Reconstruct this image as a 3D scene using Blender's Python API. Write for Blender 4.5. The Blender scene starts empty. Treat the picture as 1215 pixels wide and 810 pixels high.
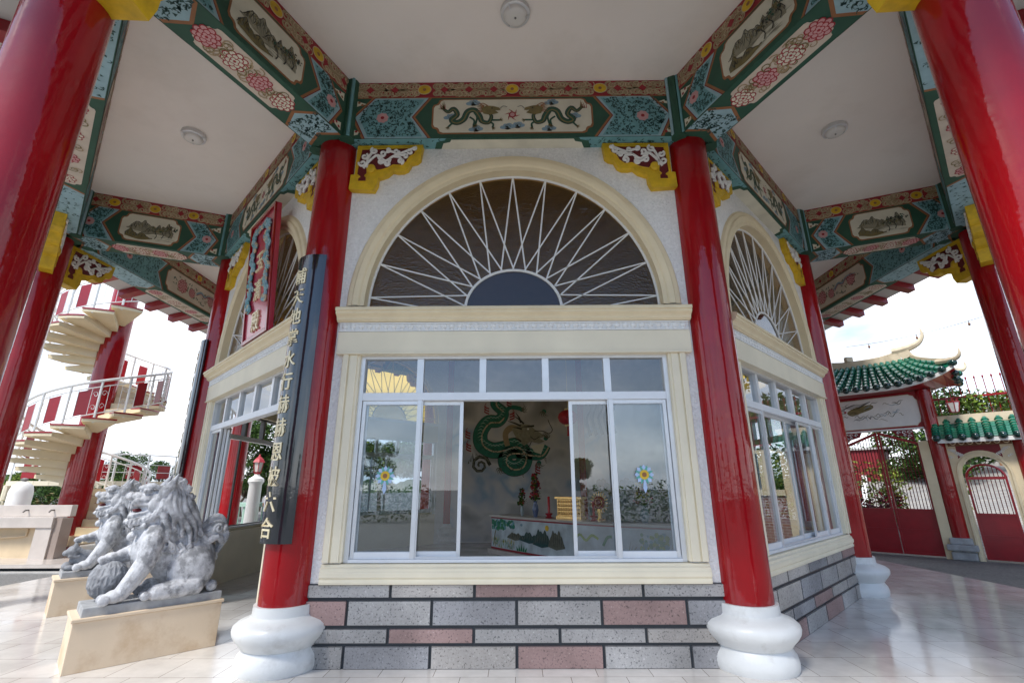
import bpy, bmesh, math, random
from math import sin, cos, pi, radians, sqrt, atan2, tan
from mathutils import Vector, Matrix
S = bpy.context.scene
COL = S.collection
D = bpy.data

# ------------------------------------------------------------------ materials
M = {}
def newmat(name):
    m = D.materials.new(name); m.use_nodes = True
    nt = m.node_tree
    return m, nt, nt.nodes['Principled BSDF']
def mat(name, col, rough=.6, coat=0, metal=0, var=.12, vscale=6, bump=0, bscale=40, bdetail=4, spec=.5, coatr=.08, dirt=None, dscale=2.0, damt=.5, emit=0, d0=.5, d1=.72):
    m, nt, b = newmat(name)
    N, L = nt.nodes, nt.links
    tc = N.new('ShaderNodeTexCoord')
    col = tuple(col) + (1,)
    b.inputs['Base Color'].default_value = col
    if var > 0 or dirt:
        no = N.new('ShaderNodeTexNoise'); no.inputs['Scale'].default_value = vscale; no.inputs['Detail'].default_value = 5
        L.new(tc.outputs['Object'], no.inputs['Vector'])
        mr = N.new('ShaderNodeMapRange'); mr.inputs[1].default_value = .3; mr.inputs[2].default_value = .7
        mr.inputs[3].default_value = 1 - var; mr.inputs[4].default_value = 1 + var
        L.new(no.outputs['Fac'], mr.inputs[0])
        mx = N.new('ShaderNodeVectorMath'); mx.operation = 'SCALE'
        mx.inputs[0].default_value = col[:3]; L.new(mr.outputs[0], mx.inputs['Scale'])
        out = mx.outputs[0]
        if dirt:
            n2 = N.new('ShaderNodeTexNoise'); n2.inputs['Scale'].default_value = dscale; n2.inputs['Detail'].default_value = 7; n2.inputs['Roughness'].default_value = .65
            L.new(tc.outputs['Object'], n2.inputs['Vector'])
            r2 = N.new('ShaderNodeMapRange'); r2.inputs[1].default_value = d0; r2.inputs[2].default_value = d1
            r2.inputs[3].default_value = 0; r2.inputs[4].default_value = damt
            L.new(n2.outputs['Fac'], r2.inputs[0])
            mi = N.new('ShaderNodeMix'); mi.data_type = 'RGBA'
            L.new(r2.outputs[0], mi.inputs[0]); L.new(out, mi.inputs[6]); mi.inputs[7].default_value = tuple(dirt) + (1,)
            out = mi.outputs[2]
        L.new(out, b.inputs['Base Color'])
    b.inputs['Roughness'].default_value = rough
    b.inputs['Metallic'].default_value = metal
    b.inputs['Coat Weight'].default_value = coat
    b.inputs['Coat Roughness'].default_value = coatr
    b.inputs['Specular IOR Level'].default_value = spec
    if bump:
        nb = N.new('ShaderNodeTexNoise'); nb.inputs['Scale'].default_value = bscale; nb.inputs['Detail'].default_value = bdetail
        L.new(tc.outputs['Object'], nb.inputs['Vector'])
        bp = N.new('ShaderNodeBump'); bp.inputs['Strength'].default_value = 1; bp.inputs['Distance'].default_value = bump
        L.new(nb.outputs['Fac'], bp.inputs['Height']); L.new(bp.outputs[0], b.inputs['Normal'])
        if coat: L.new(bp.outputs[0], b.inputs['Coat Normal'])
    if emit:
        b.inputs['Emission Color'].default_value = col; b.inputs['Emission Strength'].default_value = emit
    M[name] = m
    return m
mat('red_gloss', (.31, .0008, .005), .5, coat=1, coatr=.03, var=.12, vscale=2.5, bump=.0065, bscale=3.4, bdetail=7, spec=.08, dirt=(.21, .001, .004), dscale=1.5, damt=.6)
mat('red_paint', (.30, .004, .012), .35, coat=.3, var=.12, bump=.001, bscale=30)
mat('red_dark', (.12, .004, .008), .5, var=.1)
mat('red_deep', (.20, .008, .014), .55, var=.15, vscale=30)
mat('magenta_board', (.50, .03, .07), .3, coat=.6, var=.08, bump=.001)
mat('cream', (.78, .66, .44), .55, var=.05, vscale=3, bump=.0006, bscale=60, dirt=(.58, .45, .28), dscale=2.2, damt=.35)
mat('cream_pale', (.82, .74, .56), .55, var=.05, vscale=3, bump=.0006, bscale=60)
mat('beige', (.62, .49, .32), .6, var=.08, vscale=3, bump=.0008, bscale=60)
mat('beige_ped', (.72, .58, .42), .6, var=.06, vscale=2, bump=.001, bscale=50, dirt=(.42, .24, .09), dscale=2.6, damt=.55)
mat('white', (.8, .79, .76), .5, var=.04)
mat('stucco', (.82, .81, .79), .9, var=.08, vscale=40, bump=.02, bscale=38, bdetail=6)
mat('ceiling', (.90, .83, .765), .75, var=.05, vscale=.6, bump=.0015, bscale=7, dirt=(.66, .58, .50), dscale=.9, damt=.35, d0=.52, d1=.75)
mat('soffit', (.66, .63, .60), .7, var=.05, vscale=1)
mat('base_white', (.70, .71, .70), .4, coat=.1, var=.06, vscale=3, bump=.0035, bscale=14, bdetail=7, dirt=(.38, .36, .32), dscale=3.5, damt=.5, d0=.54, d1=.72)
mat('alu', (.70, .71, .72), .33, metal=.35, var=.04)
mat('alu_white', (.78, .80, .82), .4, metal=.1, var=.03)
mat('alu_dark', (.16, .15, .14), .45, metal=.2)
mat('black_lacquer', (.012, .016, .022), .12, coat=1, coatr=.05, var=0, bump=.002, bscale=5)
mat('gold', (.88, .76, .50), .4, metal=.2, var=.1, vscale=20)
mat('gold_bright', (.85, .55, .22), .25, metal=.9, var=.2, vscale=30, bump=.004, bscale=40)
mat('yellow', (.66, .42, .012), .5, var=.18, vscale=9, dirt=(.40, .24, .02), dscale=6, damt=.5, bump=.002, bscale=30)
mat('teal', (.15, .35, .38), .6, var=.12, vscale=8)
mat('teal_pale', (.30, .47, .52), .6, var=.1, vscale=8)
mat('teal_dark', (.02, .075, .068), .6, var=.1)
mat('green_dark', (.02, .085, .052), .6, var=.12)
mat('orange', (.30, .13, .05), .6, var=.1)
mat('cartouche', (.70, .67, .54), .6, var=.10, vscale=4)
mat('cartouche_pink', (.62, .54, .44), .6, var=.10, vscale=4)
mat('paint_sky', (.52, .58, .60), .6, var=.28, vscale=3.5)
mat('ink', (.035, .035, .028), .6, var=.1)
mat('ink_mid', (.14, .14, .10), .6, var=.2, vscale=14)
mat('ink_pale', (.30, .28, .20), .6, var=.2, vscale=14)
mat('olive', (.20, .16, .06), .6, var=.2, vscale=14)
mat('pink', (.60, .33, .33), .6, var=.1)
mat('crimson', (.33, .02, .03), .6, var=.1)
mat('scroll_gold', (.38, .28, .16), .6, var=.15)
mat('scroll_edge', (.56, .44, .29), .6, var=.15)
mat('sky_blue', (.22, .34, .42), .6, var=.1)
mat('bright_green', (.03, .22, .09), .6, var=.2, vscale=12)
mat('dragon_green', (.015, .17, .11), .6, var=.2, vscale=12)
mat('lime', (.25, .36, .04), .6, var=.2)
mat('purple_plant', (.09, .015, .035), .6, var=.2)
mat('stone_gray', (.52, .53, .555), .75, var=.2, vscale=22, bump=.005, bscale=60, bdetail=8, dirt=(.15, .155, .165), dscale=8, damt=.75, d0=.48, d1=.60)
mat('stone_dark', (.26, .27, .29), .75, var=.25, vscale=22, bump=.005, bscale=60, bdetail=8, dirt=(.12, .12, .13), dscale=7, damt=.7)
mat('stone_slab', (.36, .37, .38), .75, var=.2, vscale=9, bump=.002, bscale=70, dirt=(.2, .2, .2), dscale=6, damt=.5)
mat('joint_and_gap_shade', (.018, .024, .032), .35, var=0)
mat('marble', (.56, .50, .45), .25, coat=.2, var=.10, vscale=3)
mat('marble_brown', (.33, .26, .22), .25, coat=.2, var=.10, vscale=3)
mat('stair_cream', (.72, .62, .42), .6, var=.06, vscale=2, bump=.001, bscale=40)
mat('rail_white', (.72, .72, .70), .4, var=.05)
mat('tile_green', (.008, .15, .09), .16, coat=.8, coatr=.06, var=.28, vscale=9, bump=.002, bscale=25)
mat('tile_dark', (.004, .035, .03), .2, coat=.6, var=.2)
mat('roof_cream', (.66, .56, .40), .6, var=.10, vscale=4, dirt=(.3, .24, .17), dscale=3, damt=.5)
mat('bark', (.10, .075, .05), .9, var=.25, vscale=12, bump=.01, bscale=20)
mat('leaf', (.055, .105, .022), .8, spec=.15, var=.4, vscale=1.3)
mat('leaf_b', (.09, .15, .03), .8, spec=.15, var=.3, vscale=2)
mat('leaf_dark', (.028, .06, .018), .8, spec=.15, var=.3, vscale=1.5)
mat('leaf_yellow', (.30, .33, .04), .6, var=.3, vscale=5)
mat('asphalt', (.17, .165, .155), .9, var=.25, vscale=25, bump=.006, bscale=120, dirt=(.10, .10, .095), dscale=1.2, damt=.6)
mat('gravel', (.24, .235, .225), .95, var=.5, vscale=90, bump=.03, bscale=90)
mat('grass', (.07, .11, .035), .9, var=.3, vscale=2, bump=.02, bscale=20)
mat('brick_red', (.27, .075, .045), .85, var=.25, vscale=5)
mat('mortar', (.42, .39, .35), .9, var=.1)
mat('skin', (.45, .27, .19), .5, var=.05)
mat('hair', (.015, .012, .01), .6, var=0)
mat('cloth_white', (.68, .68, .72), .8, var=.08)
mat('cloth_blue', (.06, .07, .16), .8, var=.08)
mat('cloth_red', (.35, .02, .04), .8, var=.08)
mat('lamp_glass', (.72, .70, .66), .25, coat=.4, var=.03)
mat('candle', (.50, .012, .02), .35, coat=.4, var=.03)
mat('vase', (.12, .16, .30), .2, coat=.8, var=.2)
mat('glass_vase', (.35, .42, .45), .1, coat=.8, var=.05)
mat('petal_red', (.42, .015, .03), .5, var=.3, vscale=20)
mat('petal_yellow', (.75, .48, .03), .5, var=.1)
mat('star_white', (.45, .58, .80), .5, var=.05)
mat('star_green', (.12, .40, .32), .5, var=.05)
mat('balustrade_green', (.42, .62, .52), .5, var=.06)
mat('concrete', (.40, .39, .37), .85, var=.15, vscale=4, bump=.002, bscale=30)
mat('hall_brown', (.26, .20, .15), .6, var=.15)
mat('wood_brown', (.20, .085, .035), .6, var=.2, vscale=8)

def stone_speckle(name, c, d, lite):
    m, nt, b = newmat(name); N, L = nt.nodes, nt.links
    tc = N.new('ShaderNodeTexCoord')
    no = N.new('ShaderNodeTexNoise'); no.inputs['Scale'].default_value = 55; no.inputs['Detail'].default_value = 3; no.inputs['Roughness'].default_value = .7
    L.new(tc.outputs['Object'], no.inputs['Vector'])
    cr = N.new('ShaderNodeValToRGB'); e = cr.color_ramp.elements
    e[0].position = .34; e[0].color = (*d, 1); e[1].position = .43; e[1].color = (*c, 1)
    x = cr.color_ramp.elements.new(.62); x.color = (*c, 1); x = cr.color_ramp.elements.new(.72); x.color = (*lite, 1)
    L.new(no.outputs['Fac'], cr.inputs[0])
    n2 = N.new('ShaderNodeTexNoise'); n2.inputs['Scale'].default_value = 1.7; n2.inputs['Detail'].default_value = 5
    L.new(tc.outputs['Object'], n2.inputs['Vector'])
    mr = N.new('ShaderNodeMapRange'); mr.inputs[1].default_value = .3; mr.inputs[2].default_value = .7; mr.inputs[3].default_value = .66; mr.inputs[4].default_value = 1.3
    L.new(n2.outputs['Fac'], mr.inputs[0])
    mx = N.new('ShaderNodeVectorMath'); mx.operation = 'SCALE'
    L.new(cr.outputs[0], mx.inputs[0]); L.new(mr.outputs[0], mx.inputs['Scale']); L.new(mx.outputs[0], b.inputs['Base Color'])
    b.inputs['Roughness'].default_value = .7
    bp = N.new('ShaderNodeBump'); bp.inputs['Distance'].default_value = .002; bp.inputs['Strength'].default_value = .8
    L.new(no.outputs['Fac'], bp.inputs['Height']); L.new(bp.outputs[0], b.inputs['Normal'])
    M[name] = m
stone_speckle('granite', (.37, .355, .34), (.10, .10, .105), (.62, .61, .60))
stone_speckle('granite_blue', (.30, .295, .30), (.09, .09, .10), (.5, .5, .52))
stone_speckle('granite_warm', (.40, .37, .34), (.12, .11, .10), (.64, .62, .58))
stone_speckle('granite_pink', (.34, .225, .205), (.14, .095, .09), (.52, .40, .37))

def floor_mat():
    m, nt, b = newmat('floor_tile'); N, L = nt.nodes, nt.links
    tc = N.new('ShaderNodeTexCoord'); mp = N.new('ShaderNodeMapping'); mp.inputs['Rotation'].default_value = (0, 0, radians(0))
    L.new(tc.outputs['Object'], mp.inputs[0])
    br = N.new('ShaderNodeTexBrick'); br.inputs['Scale'].default_value = 1; br.offset = .5; br.squash = 1
    br.inputs['Brick Width'].default_value = .46; br.inputs['Row Height'].default_value = .46; br.inputs['Mortar Size'].default_value = .0035; br.inputs['Mortar Smooth'].default_value = .2
    br.inputs['Color1'].default_value = (.70, .68, .655, 1); br.inputs['Color2'].default_value = (.60, .575, .545, 1); br.inputs['Mortar'].default_value = (.27, .24, .21, 1)
    L.new(mp.outputs[0], br.inputs['Vector'])
    no = N.new('ShaderNodeTexNoise'); no.inputs['Scale'].default_value = 2.2; no.inputs['Detail'].default_value = 8; no.inputs['Roughness'].default_value = .65
    L.new(tc.outputs['Object'], no.inputs['Vector'])
    mr = N.new('ShaderNodeMapRange'); mr.inputs[1].default_value = .3; mr.inputs[2].default_value = .7; mr.inputs[3].default_value = .80; mr.inputs[4].default_value = 1.1
    L.new(no.outputs['Fac'], mr.inputs[0])
    mx = N.new('ShaderNodeVectorMath'); mx.operation = 'SCALE'; L.new(br.outputs['Color'], mx.inputs[0]); L.new(mr.outputs[0], mx.inputs['Scale'])
    L.new(mx.outputs[0], b.inputs['Base Color'])
    r2 = N.new('ShaderNodeMapRange'); r2.inputs[1].default_value = .3; r2.inputs[2].default_value = .7; r2.inputs[3].default_value = .06; r2.inputs[4].default_value = .20
    n3 = N.new('ShaderNodeTexNoise'); n3.inputs['Scale'].default_value = 1.3; n3.inputs['Detail'].default_value = 6; L.new(tc.outputs['Object'], n3.inputs['Vector'])
    L.new(n3.outputs['Fac'], r2.inputs[0]); L.new(r2.outputs[0], b.inputs['Roughness'])
    n4 = N.new('ShaderNodeTexNoise'); n4.inputs['Scale'].default_value = 5; n4.inputs['Detail'].default_value = 3; L.new(tc.outputs['Object'], n4.inputs['Vector'])
    bp = N.new('ShaderNodeBump'); bp.inputs['Distance'].default_value = .0016; bp.inputs['Strength'].default_value = .6
    L.new(n4.outputs['Fac'], bp.inputs['Height']); L.new(bp.outputs[0], b.inputs['Normal'])
    b.inputs['Specular IOR Level'].default_value = .8
    M['floor_tile'] = m
floor_mat()

def brick_mat(name, c1, c2, mo, w, h, ms, scale=1, rot=None):
    m, nt, b = newmat(name); N, L = nt.nodes, nt.links
    tc = N.new('ShaderNodeTexCoord')
    br = N.new('ShaderNodeTexBrick'); br.inputs['Scale'].default_value = scale
    br.inputs['Brick Width'].default_value = w; br.inputs['Row Height'].default_value = h; br.inputs['Mortar Size'].default_value = ms
    br.inputs['Color1'].default_value = (*c1, 1); br.inputs['Color2'].default_value = (*c2, 1); br.inputs['Mortar'].default_value = (*mo, 1)
    mp = N.new('ShaderNodeMapping')
    if rot: mp.inputs['Rotation'].default_value = rot
    L.new(tc.outputs['Object'], mp.inputs[0]); L.new(mp.outputs[0], br.inputs['Vector'])
    L.new(br.outputs['Color'], b.inputs['Base Color']); b.inputs['Roughness'].default_value = .85
    M[name] = m
brick_mat('pavers', (.36, .34, .31), (.27, .26, .25), (.16, .15, .14), .35, .18, .012)
brick_mat('brick_wall', (.26, .07, .045), (.20, .05, .035), (.45, .42, .38), .22, .08, .011, rot=(radians(90), 0, 0))

def mural_mat():
    m, nt, b = newmat('mural_clouds'); N, L = nt.nodes, nt.links
    tc = N.new('ShaderNodeTexCoord')
    n1 = N.new('ShaderNodeTexNoise'); n1.inputs['Scale'].default_value = .75; n1.inputs['Detail'].default_value = 3; n1.inputs['Distortion'].default_value = .35; n1.inputs['Roughness'].default_value = .45
    L.new(tc.outputs['Object'], n1.inputs['Vector'])
    cr = N.new('ShaderNodeValToRGB'); e = cr.color_ramp.elements
    e[0].position = .33; e[0].color = (.26, .255, .25, 1); e[1].position = .44; e[1].color = (.48, .47, .46, 1)
    for p, c in ((.50, (.66, .64, .62, 1)), (.57, (.56, .57, .60, 1)), (.63, (.32, .43, .55, 1)), (.70, (.70, .68, .66, 1))):
        x = cr.color_ramp.elements.new(p); x.color = c
    L.new(n1.outputs['Fac'], cr.inputs[0]); L.new(cr.outputs[0], b.inputs['Base Color'])
    b.inputs['Roughness'].default_value = .75
    M['mural_clouds'] = m
mural_mat()

def glass_mat(name, tint, refl, bump=0, bscale=60, rough=0.0):
    m = D.materials.new(name); m.use_nodes = True; nt = m.node_tree; N, L = nt.nodes, nt.links
    N.remove(N['Principled BSDF']); out = N['Material Output']
    tr = N.new('ShaderNodeBsdfTransparent'); tr.inputs[0].default_value = (*tint, 1)
    gl = N.new('ShaderNodeBsdfGlossy'); gl.inputs['Roughness'].default_value = rough; gl.inputs['Color'].default_value = (.95, .97, 1, 1)
    ge = N.new('ShaderNodeNewGeometry'); dt = N.new('ShaderNodeVectorMath'); dt.operation = 'DOT_PRODUCT'
    L.new(ge.outputs['Incoming'], dt.inputs[0]); L.new(ge.outputs['Normal'], dt.inputs[1])
    ab = N.new('ShaderNodeMath'); ab.operation = 'ABSOLUTE'; L.new(dt.outputs['Value'], ab.inputs[0])
    om = N.new('ShaderNodeMath'); om.operation = 'SUBTRACT'; om.inputs[0].default_value = 1; L.new(ab.outputs[0], om.inputs[1])
    pw = N.new('ShaderNodeMath'); pw.operation = 'POWER'; pw.inputs[1].default_value = 4.2; L.new(om.outputs[0], pw.inputs[0])
    ml = N.new('ShaderNodeMath'); ml.operation = 'MULTIPLY_ADD'; ml.inputs[1].default_value = .85; ml.inputs[2].default_value = refl; ml.use_clamp = True
    L.new(pw.outputs[0], ml.inputs[0])
    mx = N.new('ShaderNodeMixShader'); L.new(ml.outputs[0], mx.inputs[0]); L.new(tr.outputs[0], mx.inputs[1]); L.new(gl.outputs[0], mx.inputs[2])
    if bump:
        tc = N.new('ShaderNodeTexCoord'); vo = N.new('ShaderNodeTexVoronoi'); vo.inputs['Scale'].default_value = bscale
        L.new(tc.outputs['Object'], vo.inputs['Vector'])
        bp = N.new('ShaderNodeBump'); bp.inputs['Distance'].default_value = bump; L.new(vo.outputs['Distance'], bp.inputs['Height'])
        L.new(bp.outputs[0], gl.inputs['Normal'])
    L.new(mx.outputs[0], out.inputs['Surface'])
    M[name] = m
glass_mat('glass', (.74, .80, .84), .14)
glass_mat('hub_glass', (.40, .38, .42), .045)
glass_mat('amber_glass', (.66, .44, .09), .05, bump=.004, bscale=45, rough=.08)

# ------------------------------------------------------------------ mesh builder
ORG = [Vector((0, 0, 0))]
def smooth_obj(o, angle=35):
    me = o.data
    if len(me.polygons) == 0: return
    me.polygons.foreach_set('use_smooth', [True] * len(me.polygons))
    bm = bmesh.new(); bm.from_mesh(me)
    a = radians(angle)
    for e in bm.edges:
        if len(e.link_faces) == 2:
            e.smooth = e.calc_face_angle(0) < a
    bm.to_mesh(me); bm.free()
class MB:
    def __init__(s, m='white', fn=None):
        s.v = []; s.f = []; s.m = []; s.cur = m; s.fn = fn
    def add(s, vs, fs, m=None):
        k = len(s.v)
        s.v += [tuple(s.fn(*p)) if s.fn else tuple(p) for p in vs]
        s.f += [[i + k for i in f] for f in fs]
        s.m += [m or s.cur] * len(fs)
        return s
    def box(s, x0, x1, y0, y1, z0, z1, m=None):
        v = [(x, y, z) for x in (x0, x1) for y in (y0, y1) for z in (z0, z1)]
        return s.add(v, [(0, 1, 3, 2), (4, 6, 7, 5), (0, 4, 5, 1), (2, 3, 7, 6), (0, 2, 6, 4), (1, 5, 7, 3)], m)
    def prism(s, pts, axis, c0, c1, m=None):
        # polygon pts in the two other axes, extruded along axis between c0 and c1
        def P(p, c):
            if axis == 'y': return (p[0], c, p[1])
            if axis == 'x': return (c, p[0], p[1])
            return (p[0], p[1], c)
        n = len(pts)
        v = [P(p, c0) for p in pts] + [P(p, c1) for p in pts]
        f = [tuple(range(n))[::-1], tuple(range(n, 2 * n))] + [(i, (i + 1) % n, (i + 1) % n + n, i + n) for i in range(n)]
        return s.add(v, f, m)
    def tube(s, pts, r, seg=8, m=None, cap=True):
        pts = [Vector(p) for p in pts]; n = len(pts)
        rs = r if isinstance(r, (list, tuple)) else [r] * n
        vs = []; prev = None
        for i, p in enumerate(pts):
            d = (pts[min(i + 1, n - 1)] - pts[max(i - 1, 0)])
            if d.length < 1e-9: d = Vector((0, 0, 1))
            d.normalize()
            if prev is None:
                a = Vector((0, 0, 1)) if abs(d.z) < .9 else Vector((1, 0, 0))
                u = d.cross(a).normalized()
            else:
                u = (prev - d * prev.dot(d))
                u = u.normalized() if u.length > 1e-6 else d.orthogonal().normalized()
            prev = u; w = d.cross(u)
            for k in range(seg):
                t = 2 * pi * k / seg
                vs.append(p + (u * cos(t) + w * sin(t)) * rs[i])
        fs = [(i * seg + k, i * seg + (k + 1) % seg, (i + 1) * seg + (k + 1) % seg, (i + 1) * seg + k) for i in range(n - 1) for k in range(seg)]
        if cap: fs += [tuple(range(seg))[::-1], tuple(range((n - 1) * seg, n * seg))]
        return s.add(vs, fs, m)
    def bar(s, p, q, w, h, m=None):
        p, q = Vector(p), Vector(q); d = (q - p).normalized()
        a = Vector((0, 0, 1)) if abs(d.z) < .95 else Vector((0, 1, 0))
        u = d.cross(a).normalized() * w / 2; t = u.cross(d).normalized() * h / 2
        v = [c + su * u + st * t for c in (p, q) for su, st in ((-1, -1), (1, -1), (1, 1), (-1, 1))]
        return s.add(v, [(0, 1, 2, 3)[::-1], (4, 5, 6, 7), (0, 1, 5, 4), (1, 2, 6, 5), (2, 3, 7, 6), (3, 0, 4, 7)], m)
    def lathe(s, prof, c=(0, 0), seg=40, m=None, z=0):
        vs = [(c[0] + r * cos(2 * pi * k / seg), c[1] + r * sin(2 * pi * k / seg), z + h) for h, r in prof for k in range(seg)]
        n = len(prof)
        fs = [(i * seg + k, i * seg + (k + 1) % seg, (i + 1) * seg + (k + 1) % seg, (i + 1) * seg + k) for i in range(n - 1) for k in range(seg)]
        fs += [tuple(range(seg))[::-1], tuple(range((n - 1) * seg, n * seg))]
        return s.add(vs, fs, m)
    def ball(s, c, r, m=None, seg=12, rings=8, rot=None):
        if not isinstance(r, (list, tuple)): r = (r, r, r)
        vs = []; c = Vector(c)
        for i in range(rings + 1):
            a = pi * i / rings
            for k in range(seg):
                b = 2 * pi * k / seg
                p = Vector((r[0] * sin(a) * cos(b), r[1] * sin(a) * sin(b), r[2] * cos(a)))
                if rot: p = rot @ p
                vs.append(c + p)
        fs = [(i * seg + k, (i + 1) * seg + k, (i + 1) * seg + (k + 1) % seg, i * seg + (k + 1) % seg) for i in range(rings) for k in range(seg)]
        return s.add(vs, fs, m)
    # flat painting, in the (a, b) plane of fn, layer = third coordinate
    def poly(s, pts, m, l=1):
        return s.add([(p[0], p[1], l * .0016) for p in pts], [tuple(range(len(pts)))], m)
    def disc(s, c, r, m, l=1, n=16, rz=None):
        rz = rz or r
        return s.poly([(c[0] + r * cos(2 * pi * k / n), c[1] + rz * sin(2 * pi * k / n)) for k in range(n)], m, l)
    def rib(s, pts, w, m, l=1, closed=False):
        n = len(pts); ws = w if isinstance(w, (list, tuple)) else [w] * n
        L_, R_ = [], []
        for i, p in enumerate(pts):
            a = pts[(i - 1) % n] if closed else pts[max(i - 1, 0)]; b = pts[(i + 1) % n] if closed else pts[min(i + 1, n - 1)]
            dx, dy = b[0] - a[0], b[1] - a[1]; d = sqrt(dx * dx + dy * dy) or 1
            h = ws[i] / 2
            L_.append((p[0] - dy / d * h, p[1] + dx / d * h, l * .0016)); R_.append((p[0] + dy / d * h, p[1] - dx / d * h, l * .0016))
        fs = [(i, n + i, n + (i + 1) % n, (i + 1) % n) for i in range(n if closed else n - 1)]
        return s.add(L_ + R_, fs, m)
    def spiral(s, c, r, a0, turns, w, m, l=1, sgn=1):
        n = 12
        pts = [(c[0] + r * (1 - .85 * i / n) * cos(a0 + sgn * turns * 2 * pi * i / n), c[1] + r * (1 - .85 * i / n) * sin(a0 + sgn * turns * 2 * pi * i / n)) for i in range(n + 1)]
        s.rib(pts, [w * (1 - .4 * i / n) for i in range(n + 1)], m, l)
        return s
    def text(s, ch, size, cx, cy, m, depth=0, l=1, bold=.012):
        cu = D.curves.new('glyph', 'FONT'); cu.body = ch; cu.size = size; cu.offset = bold * size; cu.align_x = 'CENTER'; cu.resolution_u = 3
        if depth: cu.extrude = depth
        o = D.objects.new('glyph', cu); COL.objects.link(o)
        dg = bpy.context.evaluated_depsgraph_get(); dg.update()
        me = D.meshes.new_from_object(o.evaluated_get(dg))
        vs = [(v.co.x + cx, v.co.y + cy - .36 * size, v.co.z + depth + l * .0016) for v in me.vertices]
        fs = [tuple(p.vertices) for p in me.polygons]
        s.add(vs, fs, m)
        D.objects.remove(o); D.curves.remove(cu); D.meshes.remove(me)
        return s
    def build(s, name, parent=None, sm=None, label=None, bevel=0, recalc=True):
        o_ = ORG[0]
        me = D.meshes.new(name)
        me.from_pydata([(x - o_.x, y - o_.y, z - o_.z) for x, y, z in s.v], [], s.f)
        names = []
        for n in s.m:
            if n not in names: names.append(n)
        for n in names: me.materials.append(M[n])
        ix = {n: i for i, n in enumerate(names)}
        me.polygons.foreach_set('material_index', [ix[n] for n in s.m])
        me.update()
        if bevel or recalc:
            bm = bmesh.new(); bm.from_mesh(me)
            if recalc: bmesh.ops.recalc_face_normals(bm, faces=bm.faces)
            if bevel:
                es = [e for e in bm.edges if len(e.link_faces) == 2 and e.calc_face_angle(0) > radians(50)]
                bmesh.ops.bevel(bm, geom=es, offset=bevel, segments=2, affect='EDGES', profile=.6)
            bm.to_mesh(me); bm.free()
        o = D.objects.new(name, me); COL.objects.link(o)
        if parent: o.parent = parent
        else: o.location = ORG[0]
        if label: o['label'] = label
        if sm: smooth_obj(o, sm)
        return o
def thing(name, label, cat, loc=(0, 0, 0), rz=0, group=None, set_org=True):
    o = D.objects.new(name, None); COL.objects.link(o)
    o.location = loc; o.rotation_euler = (0, 0, rz); o.empty_display_size = .1
    o['label'] = label; o['category'] = cat
    if group: o['group'] = group
    if set_org: ORG[0] = Vector(loc) if rz == 0 else Vector((0, 0, 0))
    return o
def tag(o, label, cat, group=None):
    o['label'] = label; o['category'] = cat
    if group: o['group'] = group
    return o
def kind(o, k='structure'):
    o['kind'] = k; return o
def kids(o): return [c for c in D.objects if c.parent == o]
def tree_copy(o, parent=None):
    c = o.copy(); COL.objects.link(c)
    if parent: c.parent = parent
    for ch in kids(o): tree_copy(ch, c)
    return c
def rotcopy(o, k, parent):
    c = tree_copy(o, parent); c.rotation_euler = (0, 0, radians(45 * k)); return c
def cr(pts, n=6, closed=False):
    out = []; N_ = len(pts)
    g = (lambda i: pts[i % N_]) if closed else (lambda i: pts[max(0, min(N_ - 1, i))])
    for i in range(N_ if closed else N_ - 1):
        p0, p1, p2, p3 = g(i - 1), g(i), g(i + 1), g(i + 2)
        for k in range(n):
            t = k / n
            out.append(tuple(.5 * (2 * b + (-a + c) * t + (2 * a - 5 * b + 4 * c - d) * t * t + (-a + 3 * b - 3 * c + d) * t ** 3) for a, b, c, d in zip(p0, p1, p2, p3)))
    if not closed: out.append(tuple(pts[-1]))
    return out
def lerp(a, b, t): return a + (b - a) * t

# ------------------------------------------------------------------ dimensions (metres, from the photograph)
YC = 9.937
R1, R2 = 5.503, 8.071
C22 = cos(radians(22.5)); T22 = tan(radians(22.5))
A1, A2 = R1 * C22, R2 * C22
WALL = A1 + .052
ZC, ZB = 6.24, 5.42
RC = .234
O = Vector((0, YC, 0))
rnd = random.Random(7)

# ================================================================== ground and setting
ORG[0] = Vector((0, 0, 0))
g = MB('asphalt'); g.add([(-400, -400, -.1), (400, -400, -.1), (400, 400, -.1), (-400, 400, -.1)], [(0, 1, 2, 3)])
kind(g.build('ground', recalc=False))
g = MB('gravel'); g.add([(-16, 2, -.094), (-8.1, 2, -.094), (-8.1, 10.4, -.094), (-16, 10.4, -.094)], [(0, 1, 2, 3)])
kind(g.build('gravel_ground', recalc=False))
apo = [7.9, 7.85, 7.75, 7.85, 7.85, 7.85, 8.45, 7.85]
fp = []
for k in range(8):
    a, b = radians(45 * k), radians(45 * (k + 1)); n1 = (sin(a), -cos(a)); n2 = (sin(b), -cos(b)); d1, d2 = apo[k], apo[(k + 1) % 8]
    det = n1[0] * n2[1] - n1[1] * n2[0]
    fp.append(((d1 * n2[1] - d2 * n1[1]) / det, YC + (n1[0] * d2 - n2[0] * d1) / det))
g = MB('floor_tile'); g.prism(fp, 'z', -.2, 0)
kind(g.build('terrace_floor'))

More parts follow.
